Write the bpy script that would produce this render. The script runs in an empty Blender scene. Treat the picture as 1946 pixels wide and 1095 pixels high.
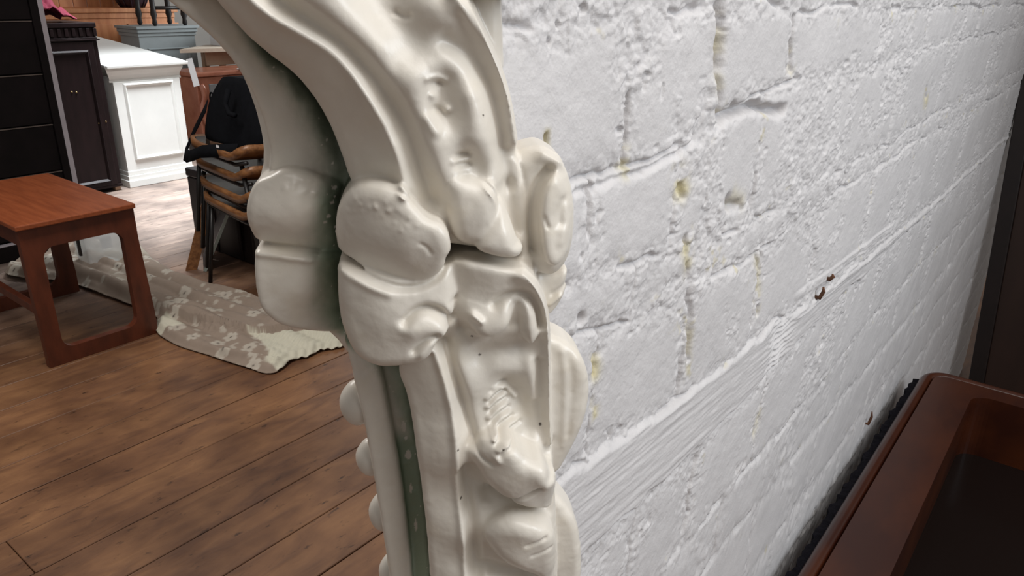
import bpy, bmesh, math, random
import numpy as np
from mathutils import Vector, Matrix
C = bpy.context.scene.collection

# ---------------------------------------------------------------- camera, world, lights, exposure
CAM_H = 1.4                       # eye height above the boards; +Y runs along the stone wall, +X out of it
def setup_camera():
    f_px, w, h = 1435.0, 1946.0, 1095.0
    down = Vector((-64.0, 3657.0, f_px)).normalized()        # world down and wall direction seen from the lens
    along = Vector((1217.0, -542.0, f_px)); along = (along - down * along.dot(down)).normalized()
    up = -down; out = along.cross(up)
    rows = (out, along, up)
    right = Vector([r.x for r in rows]); ydown = Vector([r.y for r in rows]); fwd = Vector([r.z for r in rows])
    cam = bpy.data.cameras.new('camera'); o = bpy.data.objects.new('camera', cam); C.objects.link(o)
    m = Matrix((right, -ydown, -fwd)).transposed().to_4x4(); m.translation = Vector((0, 0, CAM_H))
    o.matrix_world = m
    cam.sensor_width = 36.0; cam.lens = f_px / w * 36.0; cam.clip_start = 0.02; cam.clip_end = 100
    bpy.context.scene.camera = o
setup_camera()

sc = bpy.context.scene
sc.view_settings.view_transform = 'Standard'; sc.view_settings.look = 'None'
sc.view_settings.exposure = 0.0; sc.view_settings.gamma = 1.0; sc.view_settings.use_curve_mapping = False

world = bpy.data.worlds.new('World'); sc.world = world; world.use_nodes = True
bg = world.node_tree.nodes['Background']; bg.inputs['Color'].default_value = (1.0, 0.95, 0.90, 1); bg.inputs['Strength'].default_value = 0.25

def area(name, loc, target, sx, sy, power, color=(1, 1, 1)):
    l = bpy.data.lights.new(name, 'AREA'); l.shape = 'RECTANGLE'; l.size = sx; l.size_y = sy; l.energy = power; l.color = color
    o = bpy.data.objects.new(name, l); C.objects.link(o); o.location = loc
    o.rotation_euler = (Vector(target) - Vector(loc)).to_track_quat('-Z', 'Y').to_euler()
    return o
# strip lights on the ceiling over the near end of the room
area('ceiling_strip_light', (0.80, 0.45, 2.75), (-0.15, 0.5, 1.1), 1.1, 2.0, 31, (1.0, 0.97, 0.93))
area('ceiling_strip_light', (-2.2, 0.6, 2.9), (-2.2, 0.8, 0.0), 0.5, 1.8, 60, (1.0, 0.95, 0.9))
# tall window in the far bay and an added unseen fill lamp overhead, their light falling on the white counter and the boards in front of it
w_ = area('far_floor_fill', (-4.95, 2.95, 2.95), (-4.95, 2.80, 0.0), 0.9, 0.8, 58, (0.90, 0.96, 1.0)); w_.data.spread = math.radians(62)
area('far_window_light', (-5.9, 5.9, 2.1), (-7.4, 3.8, 0.9), 1.2, 1.7, 85, (0.90, 0.97, 1.0))
# window on the near side behind the photographer
area('near_window_light', (1.6, 1.2, 2.0), (-0.2, 0.4, 1.2), 0.5, 0.9, 18, (0.86, 0.93, 1.0))

# ---------------------------------------------------------------- materials
def mat(name, col, rough=0.5, var=0.0, scale=8.0, stretch=(1, 1, 1), col2=None, bump=0.0, bscale=None, metal=0.0, coat=0.0, spec=None):
    m = bpy.data.materials.new(name); m.use_nodes = True
    nt = m.node_tree; b = nt.nodes['Principled BSDF']
    b.inputs['Roughness'].default_value = rough; b.inputs['Metallic'].default_value = metal
    if coat: b.inputs['Coat Weight'].default_value = coat; b.inputs['Coat Roughness'].default_value = 0.12
    if spec is not None: b.inputs['Specular IOR Level'].default_value = spec
    b.inputs['Base Color'].default_value = (*col, 1)
    tc = nt.nodes.new('ShaderNodeTexCoord'); mp = nt.nodes.new('ShaderNodeMapping'); mp.inputs['Scale'].default_value = stretch
    nt.links.new(tc.outputs['Object'], mp.inputs['Vector'])
    if var or col2:
        n = nt.nodes.new('ShaderNodeTexNoise'); n.inputs['Scale'].default_value = scale; n.inputs['Detail'].default_value = 6; n.inputs['Roughness'].default_value = 0.6
        nt.links.new(mp.outputs[0], n.inputs['Vector'])
        r = nt.nodes.new('ShaderNodeValToRGB'); c2 = col2 or tuple(max(0, c * (1 - var)) for c in col)
        r.color_ramp.elements[0].position = 0.35; r.color_ramp.elements[0].color = (*c2, 1)
        r.color_ramp.elements[1].position = 0.65; r.color_ramp.elements[1].color = (*col, 1)
        nt.links.new(n.outputs['Fac'], r.inputs['Fac']); nt.links.new(r.outputs['Color'], b.inputs['Base Color'])
    if bump:
        n2 = nt.nodes.new('ShaderNodeTexNoise'); n2.inputs['Scale'].default_value = bscale or scale * 4; n2.inputs['Detail'].default_value = 4
        nt.links.new(mp.outputs[0], n2.inputs['Vector'])
        bp = nt.nodes.new('ShaderNodeBump'); bp.inputs['Strength'].default_value = 1.0; bp.inputs['Distance'].default_value = bump
        nt.links.new(n2.outputs['Fac'], bp.inputs['Height']); nt.links.new(bp.outputs['Normal'], b.inputs['Normal'])
    return m
def attr_mat(name, rough=0.5, bump=0.0, bscale=200.0, stretch=(1, 1, 1), coat=0.0):
    """base colour stored per vertex in the attribute 'paint'"""
    m = bpy.data.materials.new(name); m.use_nodes = True; nt = m.node_tree; b = nt.nodes['Principled BSDF']
    a = nt.nodes.new('ShaderNodeAttribute'); a.attribute_name = 'paint'
    nt.links.new(a.outputs['Color'], b.inputs['Base Color']); b.inputs['Roughness'].default_value = rough
    if coat: b.inputs['Coat Weight'].default_value = coat; b.inputs['Coat Roughness'].default_value = 0.15
    if bump:
        tc = nt.nodes.new('ShaderNodeTexCoord'); mp = nt.nodes.new('ShaderNodeMapping'); mp.inputs['Scale'].default_value = stretch
        n2 = nt.nodes.new('ShaderNodeTexNoise'); n2.inputs['Scale'].default_value = bscale; n2.inputs['Detail'].default_value = 5
        bp = nt.nodes.new('ShaderNodeBump'); bp.inputs['Distance'].default_value = bump
        nt.links.new(tc.outputs['Object'], mp.inputs['Vector']); nt.links.new(mp.outputs[0], n2.inputs['Vector'])
        nt.links.new(n2.outputs['Fac'], bp.inputs['Height']); nt.links.new(bp.outputs['Normal'], b.inputs['Normal'])
    return m
M = dict(
    bracket=attr_mat('cream gloss paint on carved wood', 0.34, 0.0007, 60),
    wall=attr_mat('limewashed stone', 0.7, 0.0004, 420),
    teak=mat('oiled teak', (0.28, 0.072, 0.023), 0.4, col2=(0.20, 0.047, 0.014), scale=5, stretch=(1, 9, 9), bump=0.0003, bscale=40),
    teak_dark=mat('teak frame', (0.115, 0.026, 0.0095), 0.45, var=0.45, scale=6, stretch=(3, 3, 1)),
    mahogany=mat('polished rosewood frame', (0.062, 0.0155, 0.005), 0.3, col2=(0.032, 0.008, 0.004), scale=3.0, stretch=(3, 1.2, 3), coat=0.1, spec=0.4),
    smoked=mat('dark smoked glass', (0.010, 0.006, 0.005), 0.2, spec=0.12),
    dark_wood=mat('ebonised wood', (0.012, 0.0065, 0.006), 0.5, var=0.5, scale=7),
    dark_edge=mat('pale lit edge', (0.36, 0.33, 0.36), 0.5, var=0.15),
    red_dark=mat('dark mahogany', (0.0115, 0.005, 0.0055), 0.45, var=0.4, scale=6, stretch=(4, 4, 1), spec=0.22),
    white_paint=mat('white paint', (0.72, 0.715, 0.69), 0.4, var=0.06, scale=5),
    pine=mat('knotty pine', (0.62, 0.27, 0.12), 0.45, col2=(0.46, 0.17, 0.07), scale=4, stretch=(1, 5, 0.6)),
    grey_paint=mat('grey green paint', (0.27, 0.30, 0.31), 0.55, var=0.1),
    black_iron=mat('black tube', (0.012, 0.011, 0.011), 0.4, var=0.3, scale=30),
    ply=mat('worn plywood', (0.28, 0.125, 0.045), 0.42, col2=(0.13, 0.05, 0.018), scale=14, stretch=(1, 4, 4)),
    ply_dark=mat('dark polished plywood', (0.035, 0.025, 0.02), 0.16, var=0.4, scale=10),
    black_cloth=mat('black nylon', (0.0055, 0.006, 0.008), 0.85, var=0.25, scale=40, bump=0.0006, bscale=500, spec=0.1),
    leather=mat('tan leather', (0.16, 0.085, 0.05), 0.6, var=0.4, scale=30),
    crimson=mat('crimson cloth', (0.22, 0.013, 0.042), 0.8, var=0.3, scale=9),
    copper=mat('reddish polished wood', (0.36, 0.14, 0.085), 0.25, col2=(0.26, 0.085, 0.05), scale=6),
    grey_card=mat('grey card', (0.13, 0.125, 0.125), 0.6, var=0.1),
    paper=mat('white paper', (0.82, 0.82, 0.84), 0.6, var=0.03),
    pale_board=mat('pale scrubbed board', (0.62, 0.52, 0.42), 0.55, var=0.12, scale=5, stretch=(1, 6, 6)),
    tan_board=mat('tan board', (0.34, 0.21, 0.13), 0.5, var=0.2),
    barrel=mat('blackened staves', (0.02, 0.012, 0.024), 0.35, var=0.4),
    brown_panel=mat('brown veneer', (0.028, 0.013, 0.009), 0.5, var=0.25, scale=4, stretch=(3, 3, 1)),
    rust=mat('rusty iron', (0.13, 0.05, 0.02), 0.8, var=0.5, scale=90),
    fabric=attr_mat('floral curtain cotton', 0.9, 0.0006, 700),
    glass_green=mat('greenish mirror edge', (0.33, 0.38, 0.35), 0.25),
    brass=mat('dull brass', (0.25, 0.17, 0.08), 0.4, metal=0.8),
    distemper=mat('distempered wall', (0.55, 0.53, 0.5), 0.8, var=0.1, scale=2),
    void=mat('dark inside', (0.006, 0.005, 0.005), 0.8),
)
def translucent():
    m = bpy.data.materials.new('clear plastic'); m.use_nodes = True; nt = m.node_tree; b = nt.nodes['Principled BSDF']
    b.inputs['Base Color'].default_value = (0.80, 0.83, 0.84, 1); b.inputs['Roughness'].default_value = 0.25
    b.inputs['Alpha'].default_value = 0.42
    return m
M['plastic'] = translucent()

# ---------------------------------------------------------------- helpers
def link(name, me, m, parent=None, smooth=True):
    o = bpy.data.objects.new(name, me); C.objects.link(o)
    if m is not None: me.materials.append(m)
    if smooth:
        for p in me.polygons: p.use_smooth = True
    if parent is not None: o.parent = parent
    return o
def obj(name, bm, m, parent=None, smooth=False):
    me = bpy.data.meshes.new(name); bmesh.ops.recalc_face_normals(bm, faces=bm.faces[:]); bm.to_mesh(me); bm.free()
    return link(name, me, m, parent, smooth)
def tag(o, label, cat, group=None):
    o['label'] = label; o['category'] = cat
    if group: o['group'] = group
    return o
def thing(name, label, cat, loc=(0, 0, 0), rz=0.0, group=None):
    o = bpy.data.objects.new(name, None); C.objects.link(o); o.location = loc; o.rotation_euler = (0, 0, rz); o.empty_display_size = 0.05
    return tag(o, label, cat, group)
def struct(o):
    o['kind'] = 'structure'; return o
def copy_tree(o, label=None):
    r = o.copy(); C.objects.link(r)
    if label: r['label'] = label
    for ch in list(o.children):
        c = ch.copy(); C.objects.link(c); c.parent = r
        for g in list(ch.children):
            d = g.copy(); C.objects.link(d); d.parent = c
    return r
def bx(bm, x0, x1, y0, y1, z0, z1, bev=0.0, seg=2, mtx=None):
    g = bmesh.ops.create_cube(bm, size=1.0); vs = g['verts']
    for v in vs:
        v.co = Vector((x0 + (v.co.x + .5) * (x1 - x0), y0 + (v.co.y + .5) * (y1 - y0), z0 + (v.co.z + .5) * (z1 - z0)))
    if bev > 0:
        es = list({e for v in vs for e in v.link_edges})
        r = bmesh.ops.bevel(bm, geom=es, offset=bev, segments=seg, profile=0.5, affect='EDGES'); vs = list({v for f in r['faces'] for v in f.verts} | {v for v in vs if v.is_valid})
    if mtx is not None:
        for v in vs: v.co = mtx @ v.co
    return bm
def box(name, m, parent, x0, x1, y0, y1, z0, z1, bev=0.003, mtx=None):
    return obj(name, bx(bmesh.new(), x0, x1, y0, y1, z0, z1, bev, 2, mtx), m, parent)
def extr(bm, pts, a0, a1, axis='x'):
    """closed outline extruded from a0 to a1 along an axis; pts are the other two coordinates in order"""
    def co(p, a):
        return {'x': (a, p[0], p[1]), 'y': (p[0], a, p[1]), 'z': (p[0], p[1], a)}[axis]
    A = [bm.verts.new(co(p, a0)) for p in pts]; B = [bm.verts.new(co(p, a1)) for p in pts]; n = len(pts)
    bm.faces.new(A); bm.faces.new(B[::-1])
    for i in range(n): bm.faces.new((A[i], B[i], B[(i + 1) % n], A[(i + 1) % n]))
    return bm
def ring(bm, outer, inner, a0, a1, axis='x'):
    def co(p, a):
        return {'x': (a, p[0], p[1]), 'y': (p[0], a, p[1]), 'z': (p[0], p[1], a)}[axis]
    n = len(outer); V = [[bm.verts.new(co(p, a)) for p in q] for q in (outer, inner) for a in (a0, a1)]
    oa, ob, ia, ib = V
    for i in range(n):
        j = (i + 1) % n
        for q in ((oa[i], oa[j], ob[j], ob[i]), (ia[i], ib[i], ib[j], ia[j]), (oa[i], ia[i], ia[j], oa[j]), (ob[i], ob[j], ib[j], ib[i])):
            bm.faces.new(q)
    return bm
def tube(bm, pts, r, seg=10, taper=None):
    pts = [Vector(p) for p in pts]; rings = []
    for i, p in enumerate(pts):
        d = (pts[min(i + 1, len(pts) - 1)] - pts[max(i - 1, 0)]).normalized()
        a = d.orthogonal().normalized() if not rings else (rings[-1][1] - d * rings[-1][1].dot(d)).normalized()
        b = d.cross(a); rr = r if taper is None else taper[i]
        rings.append(([bm.verts.new(p + (a * math.cos(t) + b * math.sin(t)) * rr) for t in [2 * math.pi * k / seg for k in range(seg)]], a))
    for (R0, _), (R1, _) in zip(rings, rings[1:]):
        for k in range(seg): bm.faces.new((R0[k], R0[(k + 1) % seg], R1[(k + 1) % seg], R1[k]))
    bm.faces.new(rings[0][0][::-1]); bm.faces.new(rings[-1][0])
    return bm
def lathe(bm, prof, seg=24, loc=(0, 0, 0)):
    R = [[bm.verts.new((loc[0] + r * math.cos(2 * math.pi * k / seg), loc[1] + r * math.sin(2 * math.pi * k / seg), loc[2] + z)) for k in range(seg)] for r, z in prof]
    for A, B in zip(R, R[1:]):
        for k in range(seg): bm.faces.new((A[k], A[(k + 1) % seg], B[(k + 1) % seg], B[k]))
    bm.faces.new(R[0][::-1]); bm.faces.new(R[-1])
    return bm
def rrect(x0, x1, y0, y1, r, n=6):
    out = []
    for cx, cy, a in ((x1 - r, y1 - r, 0), (x0 + r, y1 - r, 90), (x0 + r, y0 + r, 180), (x1 - r, y0 + r, 270)):
        for k in range(n + 1):
            t = math.radians(a + 90 * k / n); out.append((cx + r * math.cos(t), cy + r * math.sin(t)))
    return out
def rect_like(inner, x0, x1, y0, y1, n=6):
    """square outer outline with as many points as a rounded inner one"""
    out = []
    for cx, cy in ((x1, y1), (x0, y1), (x0, y0), (x1, y0)): out += [(cx, cy)] * 1 + [(cx, cy)] * n
    return out

def hsh(ix, iy, seed):
    n = (ix.astype(np.int64) * 374761393 + iy.astype(np.int64) * 668265263 + seed * 1442695041) & 0x7fffffff
    n = ((n ^ (n >> 13)) * 1274126177) & 0x7fffffff
    return ((n ^ (n >> 16)) & 0xffff) / 65535.0
def vnoise(x, y, seed=0):
    ix = np.floor(x); iy = np.floor(y); fx = x - ix; fy = y - iy; fx = fx * fx * (3 - 2 * fx); fy = fy * fy * (3 - 2 * fy)
    a = hsh(ix, iy, seed); b = hsh(ix + 1, iy, seed); c = hsh(ix, iy + 1, seed); d = hsh(ix + 1, iy + 1, seed)
    return (a + (b - a) * fx) * (1 - fy) + (c + (d - c) * fx) * fy
def fbm(x, y, seed=0, octv=4, gain=0.5):
    s = 0.0; amp = 1.0; t = 0.0
    for k in range(octv):
        s = s + amp * (vnoise(x, y, seed + k * 17) - 0.5); t += amp; amp *= gain; x = x * 2.03 + 5.1; y = y * 2.03 + 3.7
    return s / t * 2
def segdist(px, py, pts):
    d = np.full(np.shape(px), 1e9)
    for (ax, ay), (bx_, by_) in zip(pts, pts[1:]):
        ex, ey = bx_ - ax, by_ - ay; L = ex * ex + ey * ey + 1e-12
        t = np.clip(((px - ax) * ex + (py - ay) * ey) / L, 0, 1)
        d = np.minimum(d, np.hypot(px - ax - t * ex, py - ay - t * ey))
    return d
def inpoly(px, py, pts):
    c = np.zeros(np.shape(px), bool); n = len(pts)
    for i in range(n):
        x0, y0 = pts[i]; x1, y1 = pts[(i + 1) % n]
        if y0 == y1: continue
        c ^= ((y0 > py) != (y1 > py)) & (px < (x1 - x0) * (py - y0) / (y1 - y0) + x0)
    return c
def polysd(px, py, pts):
    d = segdist(px, py, list(pts) + [pts[0]])
    return np.where(inpoly(px, py, pts), -d, d)
def sstep(a, b, x):
    t = np.clip((x - a) / (b - a), 0, 1); return t * t * (3 - 2 * t)
def mesh_np(name, co, quads, m, parent=None, paint=None, smooth=True):
    me = bpy.data.meshes.new(name); nv, nq = len(co), len(quads)
    me.vertices.add(nv); me.vertices.foreach_set('co', np.ascontiguousarray(co, np.float32).ravel())
    me.loops.add(nq * 4); me.loops.foreach_set('vertex_index', np.ascontiguousarray(quads, np.int32).ravel())
    me.polygons.add(nq); me.polygons.foreach_set('loop_start', np.arange(0, nq * 4, 4, dtype=np.int32))
    me.polygons.foreach_set('use_smooth', np.full(nq, smooth, bool))
    me.update(calc_edges=True); me.validate()
    if paint is not None:
        a = me.attributes.new('paint', 'FLOAT_COLOR', 'POINT')
        a.data.foreach_set('color', np.ascontiguousarray(np.concatenate([paint, np.ones((nv, 1))], 1), np.float32).ravel())
    return link(name, me, m, parent, smooth=False)
def grid_quads(nr, nc):
    i = np.arange(nr * nc).reshape(nr, nc)
    return np.stack([i[:-1, :-1], i[:-1, 1:], i[1:, 1:], i[1:, :-1]], -1).reshape(-1, 4)

# ---------------------------------------------------------------- the setting
def build_floor():
    rng = random.Random(4); W = 0.188; x = -1.322 + W * 14; bm = bmesh.new(); k = 0
    while x > -10.2:
        g = 0.0022 + rng.random() * 0.0022; dz = -rng.random() * 0.0015
        joints = [0.455] if k == 17 else [rng.uniform(5.2, 7.0)]
        ys = [-1.8] + joints + [7.5]
        for y0, y1 in zip(ys, ys[1:]):
            bx(bm, x - W + g / 2, x - g / 2, y0 + 0.001, y1 - 0.001, -0.025, dz, 0.0018, 1)
        x -= W; k += 1
    bx(bm, -10.3, 1.35, -1.9, 7.6, -0.05, -0.026)
    o = obj('floor', bm, None)
    m = bpy.data.materials.new('old waxed floorboards'); m.use_nodes = True; nt = m.node_tree; N = nt.nodes.new; L = nt.links.new
    b = nt.nodes['Principled BSDF']; tc = N('ShaderNodeTexCoord')
    sx = N('ShaderNodeSeparateXYZ'); L(tc.outputs['Object'], sx.inputs[0])
    a1 = N('ShaderNodeMath'); a1.operation = 'ADD'; a1.inputs[1].default_value = 1.322; L(sx.outputs['X'], a1.inputs[0])
    a2 = N('ShaderNodeMath'); a2.operation = 'DIVIDE'; a2.inputs[1].default_value = W; L(a1.outputs[0], a2.inputs[0])
    a3 = N('ShaderNodeMath'); a3.operation = 'FLOOR'; L(a2.outputs[0], a3.inputs[0])
    wn = N('ShaderNodeTexWhiteNoise'); wn.noise_dimensions = '1D'; L(a3.outputs[0], wn.inputs['W'])
    mp = N('ShaderNodeMapping'); mp.inputs['Scale'].default_value = (9, 2.4, 1); L(tc.outputs['Object'], mp.inputs['Vector'])
    off = N('ShaderNodeVectorMath'); off.operation = 'ADD'; L(mp.outputs[0], off.inputs[0])
    cmb = N('ShaderNodeCombineXYZ'); sc_ = N('ShaderNodeMath'); sc_.operation = 'MULTIPLY'; sc_.inputs[1].default_value = 13.0; L(wn.outputs['Value'], sc_.inputs[0]); L(sc_.outputs[0], cmb.inputs['Y']); L(cmb.outputs[0], off.inputs[1])
    n1 = N('ShaderNodeTexNoise'); n1.inputs['Scale'].default_value = 1.6; n1.inputs['Detail'].default_value = 7; n1.inputs['Roughness'].default_value = 0.55; n1.inputs['Distortion'].default_value = 0.9; L(off.outputs[0], n1.inputs['Vector'])
    r1 = N('ShaderNodeValToRGB'); e = r1.color_ramp.elements
    e[0].position = 0.25; e[0].color = (0.135, 0.062, 0.033, 1); e[1].position = 0.74; e[1].color = (0.30, 0.150, 0.066, 1)
    q = e.new(0.48); q.color = (0.215, 0.102, 0.047, 1); L(n1.outputs['Fac'], r1.inputs['Fac'])
    # broad worn patches
    n2 = N('ShaderNodeTexNoise'); n2.inputs['Scale'].default_value = 3.0; n2.inputs['Detail'].default_value = 5; L(tc.outputs['Object'], n2.inputs['Vector'])
    r2 = N('ShaderNodeValToRGB'); r2.color_ramp.elements[0].position = 0.36; r2.color_ramp.elements[0].color = (0.50, 0.47, 0.50, 1); r2.color_ramp.elements[1].position = 0.62; r2.color_ramp.elements[1].color = (1, 1, 1, 1); L(n2.outputs['Fac'], r2.inputs['Fac'])
    mx = N('ShaderNodeMix'); mx.data_type = 'RGBA'; mx.blend_type = 'MULTIPLY'; mx.inputs['Factor'].default_value = 1.0; L(r1.outputs['Color'], mx.inputs['A']); L(r2.outputs['Color'], mx.inputs['B'])
    # black scuffs along the grain
    mp3 = N('ShaderNodeMapping'); mp3.inputs['Scale'].default_value = (30, 11, 1); L(tc.outputs['Object'], mp3.inputs['Vector'])
    n3 = N('ShaderNodeTexNoise'); n3.inputs['Scale'].default_value = 1.3; n3.inputs['Detail'].default_value = 4; n3.inputs['Roughness'].default_value = 0.7; L(mp3.outputs[0], n3.inputs['Vector'])
    r3 = N('ShaderNodeValToRGB'); r3.color_ramp.elements[0].position = 0.27; r3.color_ramp.elements[0].color = (0.18, 0.16, 0.17, 1); r3.color_ramp.elements[1].position = 0.40; r3.color_ramp.elements[1].color = (1, 1, 1, 1); L(n3.outputs['Fac'], r3.inputs['Fac'])
    mx2 = N('ShaderNodeMix'); mx2.data_type = 'RGBA'; mx2.blend_type = 'MULTIPLY'; mx2.inputs['Factor'].default_value = 1.0; L(mx.outputs['Result'], mx2.inputs['A']); L(r3.outputs['Color'], mx2.inputs['B'])
    # plank to plank tone
    hs = N('ShaderNodeHueSaturation'); mr = N('ShaderNodeMapRange'); mr.inputs['To Min'].default_value = 0.80; mr.inputs['To Max'].default_value = 1.10; L(wn.outputs['Value'], mr.inputs['Value']); L(mr.outputs[0], hs.inputs['Value']); L(mx2.outputs['Result'], hs.inputs['Color'])
    # boards in the far bay paler and greyer: daylight glare put into their colour
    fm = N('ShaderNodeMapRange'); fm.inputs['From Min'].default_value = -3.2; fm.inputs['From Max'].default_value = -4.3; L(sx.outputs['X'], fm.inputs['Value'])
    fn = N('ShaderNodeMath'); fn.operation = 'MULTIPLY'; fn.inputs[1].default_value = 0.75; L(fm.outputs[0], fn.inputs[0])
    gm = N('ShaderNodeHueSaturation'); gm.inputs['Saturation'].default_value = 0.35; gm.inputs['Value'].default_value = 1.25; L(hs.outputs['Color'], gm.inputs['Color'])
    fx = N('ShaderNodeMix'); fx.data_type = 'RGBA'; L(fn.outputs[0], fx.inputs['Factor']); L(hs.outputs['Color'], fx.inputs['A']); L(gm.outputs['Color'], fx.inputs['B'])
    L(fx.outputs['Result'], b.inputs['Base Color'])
    rr = N('ShaderNodeMapRange'); rr.inputs['To Min'].default_value = 0.34; rr.inputs['To Max'].default_value = 0.56; L(n2.outputs['Fac'], rr.inputs['Value']); L(rr.outputs[0], b.inputs['Roughness'])
    bp = N('ShaderNodeBump'); bp.inputs['Distance'].default_value = 0.0018; L(n1.outputs['Fac'], bp.inputs['Height']); L(bp.outputs['Normal'], b.inputs['Normal'])
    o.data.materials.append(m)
    return struct(o)
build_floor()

WALL_X = -0.25
def build_stone_wall():
    # finer rows and columns at the near end, where the stone is seen from a hand's breadth
    ny = 980; Y = 0.302 * (3.3 / 0.302) ** (np.arange(ny) / (ny - 1.0))
    zs = [1.47]
    while zs[-1] > 0.0: zs.append(zs[-1] - (0.0012 if zs[-1] > 0.93 else min(0.005, 0.0012 + (0.93 - zs[-1]) * 0.02)))
    Z = np.array(zs); nz = len(Z); y, z = np.meshgrid(Y, Z)
    u = np.log(y / 0.302) * 0.55 + 0.302          # irregular stone lengths grow along the wall only in the noise domain
    wy = y + 0.010 * fbm(y * 14, z * 14, 1) + 0.003 * fbm(y * 60, z * 60, 2)
    wz = z + 0.011 * fbm(y * 9, z * 16, 3) + 0.0035 * fbm(y * 60, z * 60, 4)
    # course levels (height at the near end, slope) and the joints between stones in each course
    C1 = np.interp(y, [0.30, 0.375, 0.434, 0.493, 0.57, 0.712, 0.873, 1.473, 3.3], [1.297, 1.295, 1.289, 1.294, 1.304, 1.320, 1.314, 1.333, 1.34])
    C0 = np.full_like(y, 1.391)
    C2 = np.interp(y, [0.30, 0.444, 0.654, 0.972, 3.3], [1.245, 1.217, 1.197, 1.205, 1.22])
    C3 = np.interp(y, [0.30, 0.368, 0.508, 0.718, 0.985, 3.3], [1.203, 1.190, 1.166, 1.160, 1.175, 1.18])
    TT = np.interp(y, [0.30, 0.379, 0.577, 0.813, 1.452, 1.832, 3.3], [1.076, 1.073, 1.062, 1.050, 1.023, 1.019, 1.018])
    TB = np.interp(y, [0.30, 0.418, 0.595, 0.838, 1.091, 1.462, 3.3], [0.975, 0.977, 0.979, 0.988, 0.999, 1.006, 1.006])
    low = [0.868 , 0.765, 0.655, 0.545, 0.43, 0.30, 0.16]
    levels = [C0 + 0.11, C0, C1, C2, C3, TT, TB] + [np.full_like(y, v) + 0.012 * np.sin(y * 3 + v * 40) for v in low] + [np.full_like(y, 0.02)]
    joints = [[0.36, 0.62, 0.95, 1.4, 2.0, 2.6], [0.443, 0.567, 0.73, 1.05, 1.31, 1.75, 2.2, 2.8], [0.40, 0.523, 0.69, 0.90, 1.2, 1.5, 2.0, 2.7], [0.47, 0.60, 0.83, 1.0, 1.38, 1.8, 2.4],
              [0.424, 0.567, 0.73, 0.92, 1.15, 1.40, 1.9, 2.5], [], [0.50, 0.62, 0.807, 1.02, 1.3, 1.7, 2.3], [0.44, 0.57, 0.72, 0.95, 1.2, 1.55, 2.1], [0.5, 0.66, 0.85, 1.1, 1.45, 1.9, 2.6], [0.7, 0.95, 1.3, 1.7, 2.3], [0.8, 1.1, 1.5, 2.1], [0.9, 1.3, 1.8, 2.5], [1.0, 1.5, 2.2], [1.2, 1.9]]
    dj = np.full_like(y, 1e9); face = np.zeros_like(y)
    for k in range(len(levels) - 1):
        top, bot = levels[k], levels[k + 1]
        dj = np.minimum(dj, np.abs(wz - bot))
        inside = (wz <= top) & (wz > bot)
        stone = np.zeros_like(y); jd = np.full_like(y, 1e9)
        for j, yj in enumerate(joints[k] if k < len(joints) else []):
            lean = yj + 0.05 * (z - (top + bot) / 2)
            jd = np.minimum(jd, np.abs(wy - lean)); stone += (wy > lean)
        dj = np.where(inside, np.minimum(dj, jd), dj)
        face = np.where(inside, hsh(stone + 7 * k, stone * 0 + k, 5) - 0.5, face)
    timber = ((wz < TT) & (wz > TB)); tim = sstep(0.0, 0.006, np.minimum(TT - wz, wz - TB))
    lowz = sstep(1.0, 0.9, z)
    mod = vnoise(y * 17 + 2, z * 21, 33)
    rough = np.exp(-(dj / (0.006 + 0.016 * mod)) ** 2)      # crumbly mortar either side of a joint
    grain = fbm(y * 170, z * 170, 11, 4); lump = fbm(y * 60, z * 60, 12, 4); big = fbm(y * 12, z * 12, 13, 3)
    # flakes and chips: plates of paint and mortar with broken edges
    wx_, wz_ = y + 0.0018 * fbm(y * 230, z * 230, 91, 2), z + 0.0018 * fbm(y * 230, z * 230, 92, 2)
    def plates(sc_, seed):
        a, b = wx_ * sc_, wz_ * sc_ * 1.2; ia, ib = np.floor(a), np.floor(b); best = np.full_like(a, 9.0); hv = np.zeros_like(a)
        for p in (-1, 0, 1):
            for r in (-1, 0, 1):
                ca, cb = ia + p, ib + r; dd = (a - ca - hsh(ca, cb, seed)) ** 2 + (b - cb - hsh(ca, cb, seed + 1)) ** 2
                m = dd < best; best = np.where(m, dd, best); hv = np.where(m, hsh(ca, cb, seed + 2), hv)
        return hv - 0.5, np.sqrt(best)
    p1, e1 = plates(115, 7); p2, e2 = plates(230, 27); p3, e3 = plates(60, 47)
    flake = 0.0016 * p1 + 0.0009 * p2 + 0.0016 * p3 - 0.0006 * e1
    flaky = np.clip(sstep(0.52, 0.66, vnoise(y * 9 + 3, z * 11, 41)) * sstep(0.35, 0.6, vnoise(y * 34, z * 34, 44)), 0, 1)
    cr = np.clip(rough + 0.8 * flaky, 0, 1) * (1 - tim)
    d = 0.0022 * face + 0.0020 * big
    d += (1 - cr) * (0.00035 * grain + 0.00035 * lump) * (1 - 0.8 * tim)
    d += cr * (flake + 0.0012 * lump + 0.0004 * grain)
    some = sstep(0.56, 0.66, vnoise(y * 22, z * 22, 31))
    d -= 0.0045 * np.exp(-(dj / 0.0020) ** 2) * some * (1 - tim)
    d -= 0.0010 * rough * (1 - tim)
    pit = sstep(0.85, 0.90, vnoise(y * 120, z * 120, 51)) * (1 - tim) * np.clip(0.10 + cr, 0, 1) * sstep(0.4, 0.6, vnoise(y * 20, z * 20, 52))
    d -= 0.0035 * pit
    # timber bonding piece set in the wall, with saw and grain lines along it and a break part way
    gl = fbm(y * 7, (z + 0.045 * y) * 330, 61, 3)
    d = np.where(tim > 0, d * (1 - tim) + tim * (0.0025 + 0.0006 * gl + 0.0006 * fbm(y * 40, z * 240, 63, 3) + 0.0010 * big), d)
    brk = np.exp(-((wy - 0.835) / 0.035) ** 2) * tim
    d += brk * (0.0030 * lump - 0.0045 + 0.0014 * np.sin(z * 900 + 3 * lump))
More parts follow.
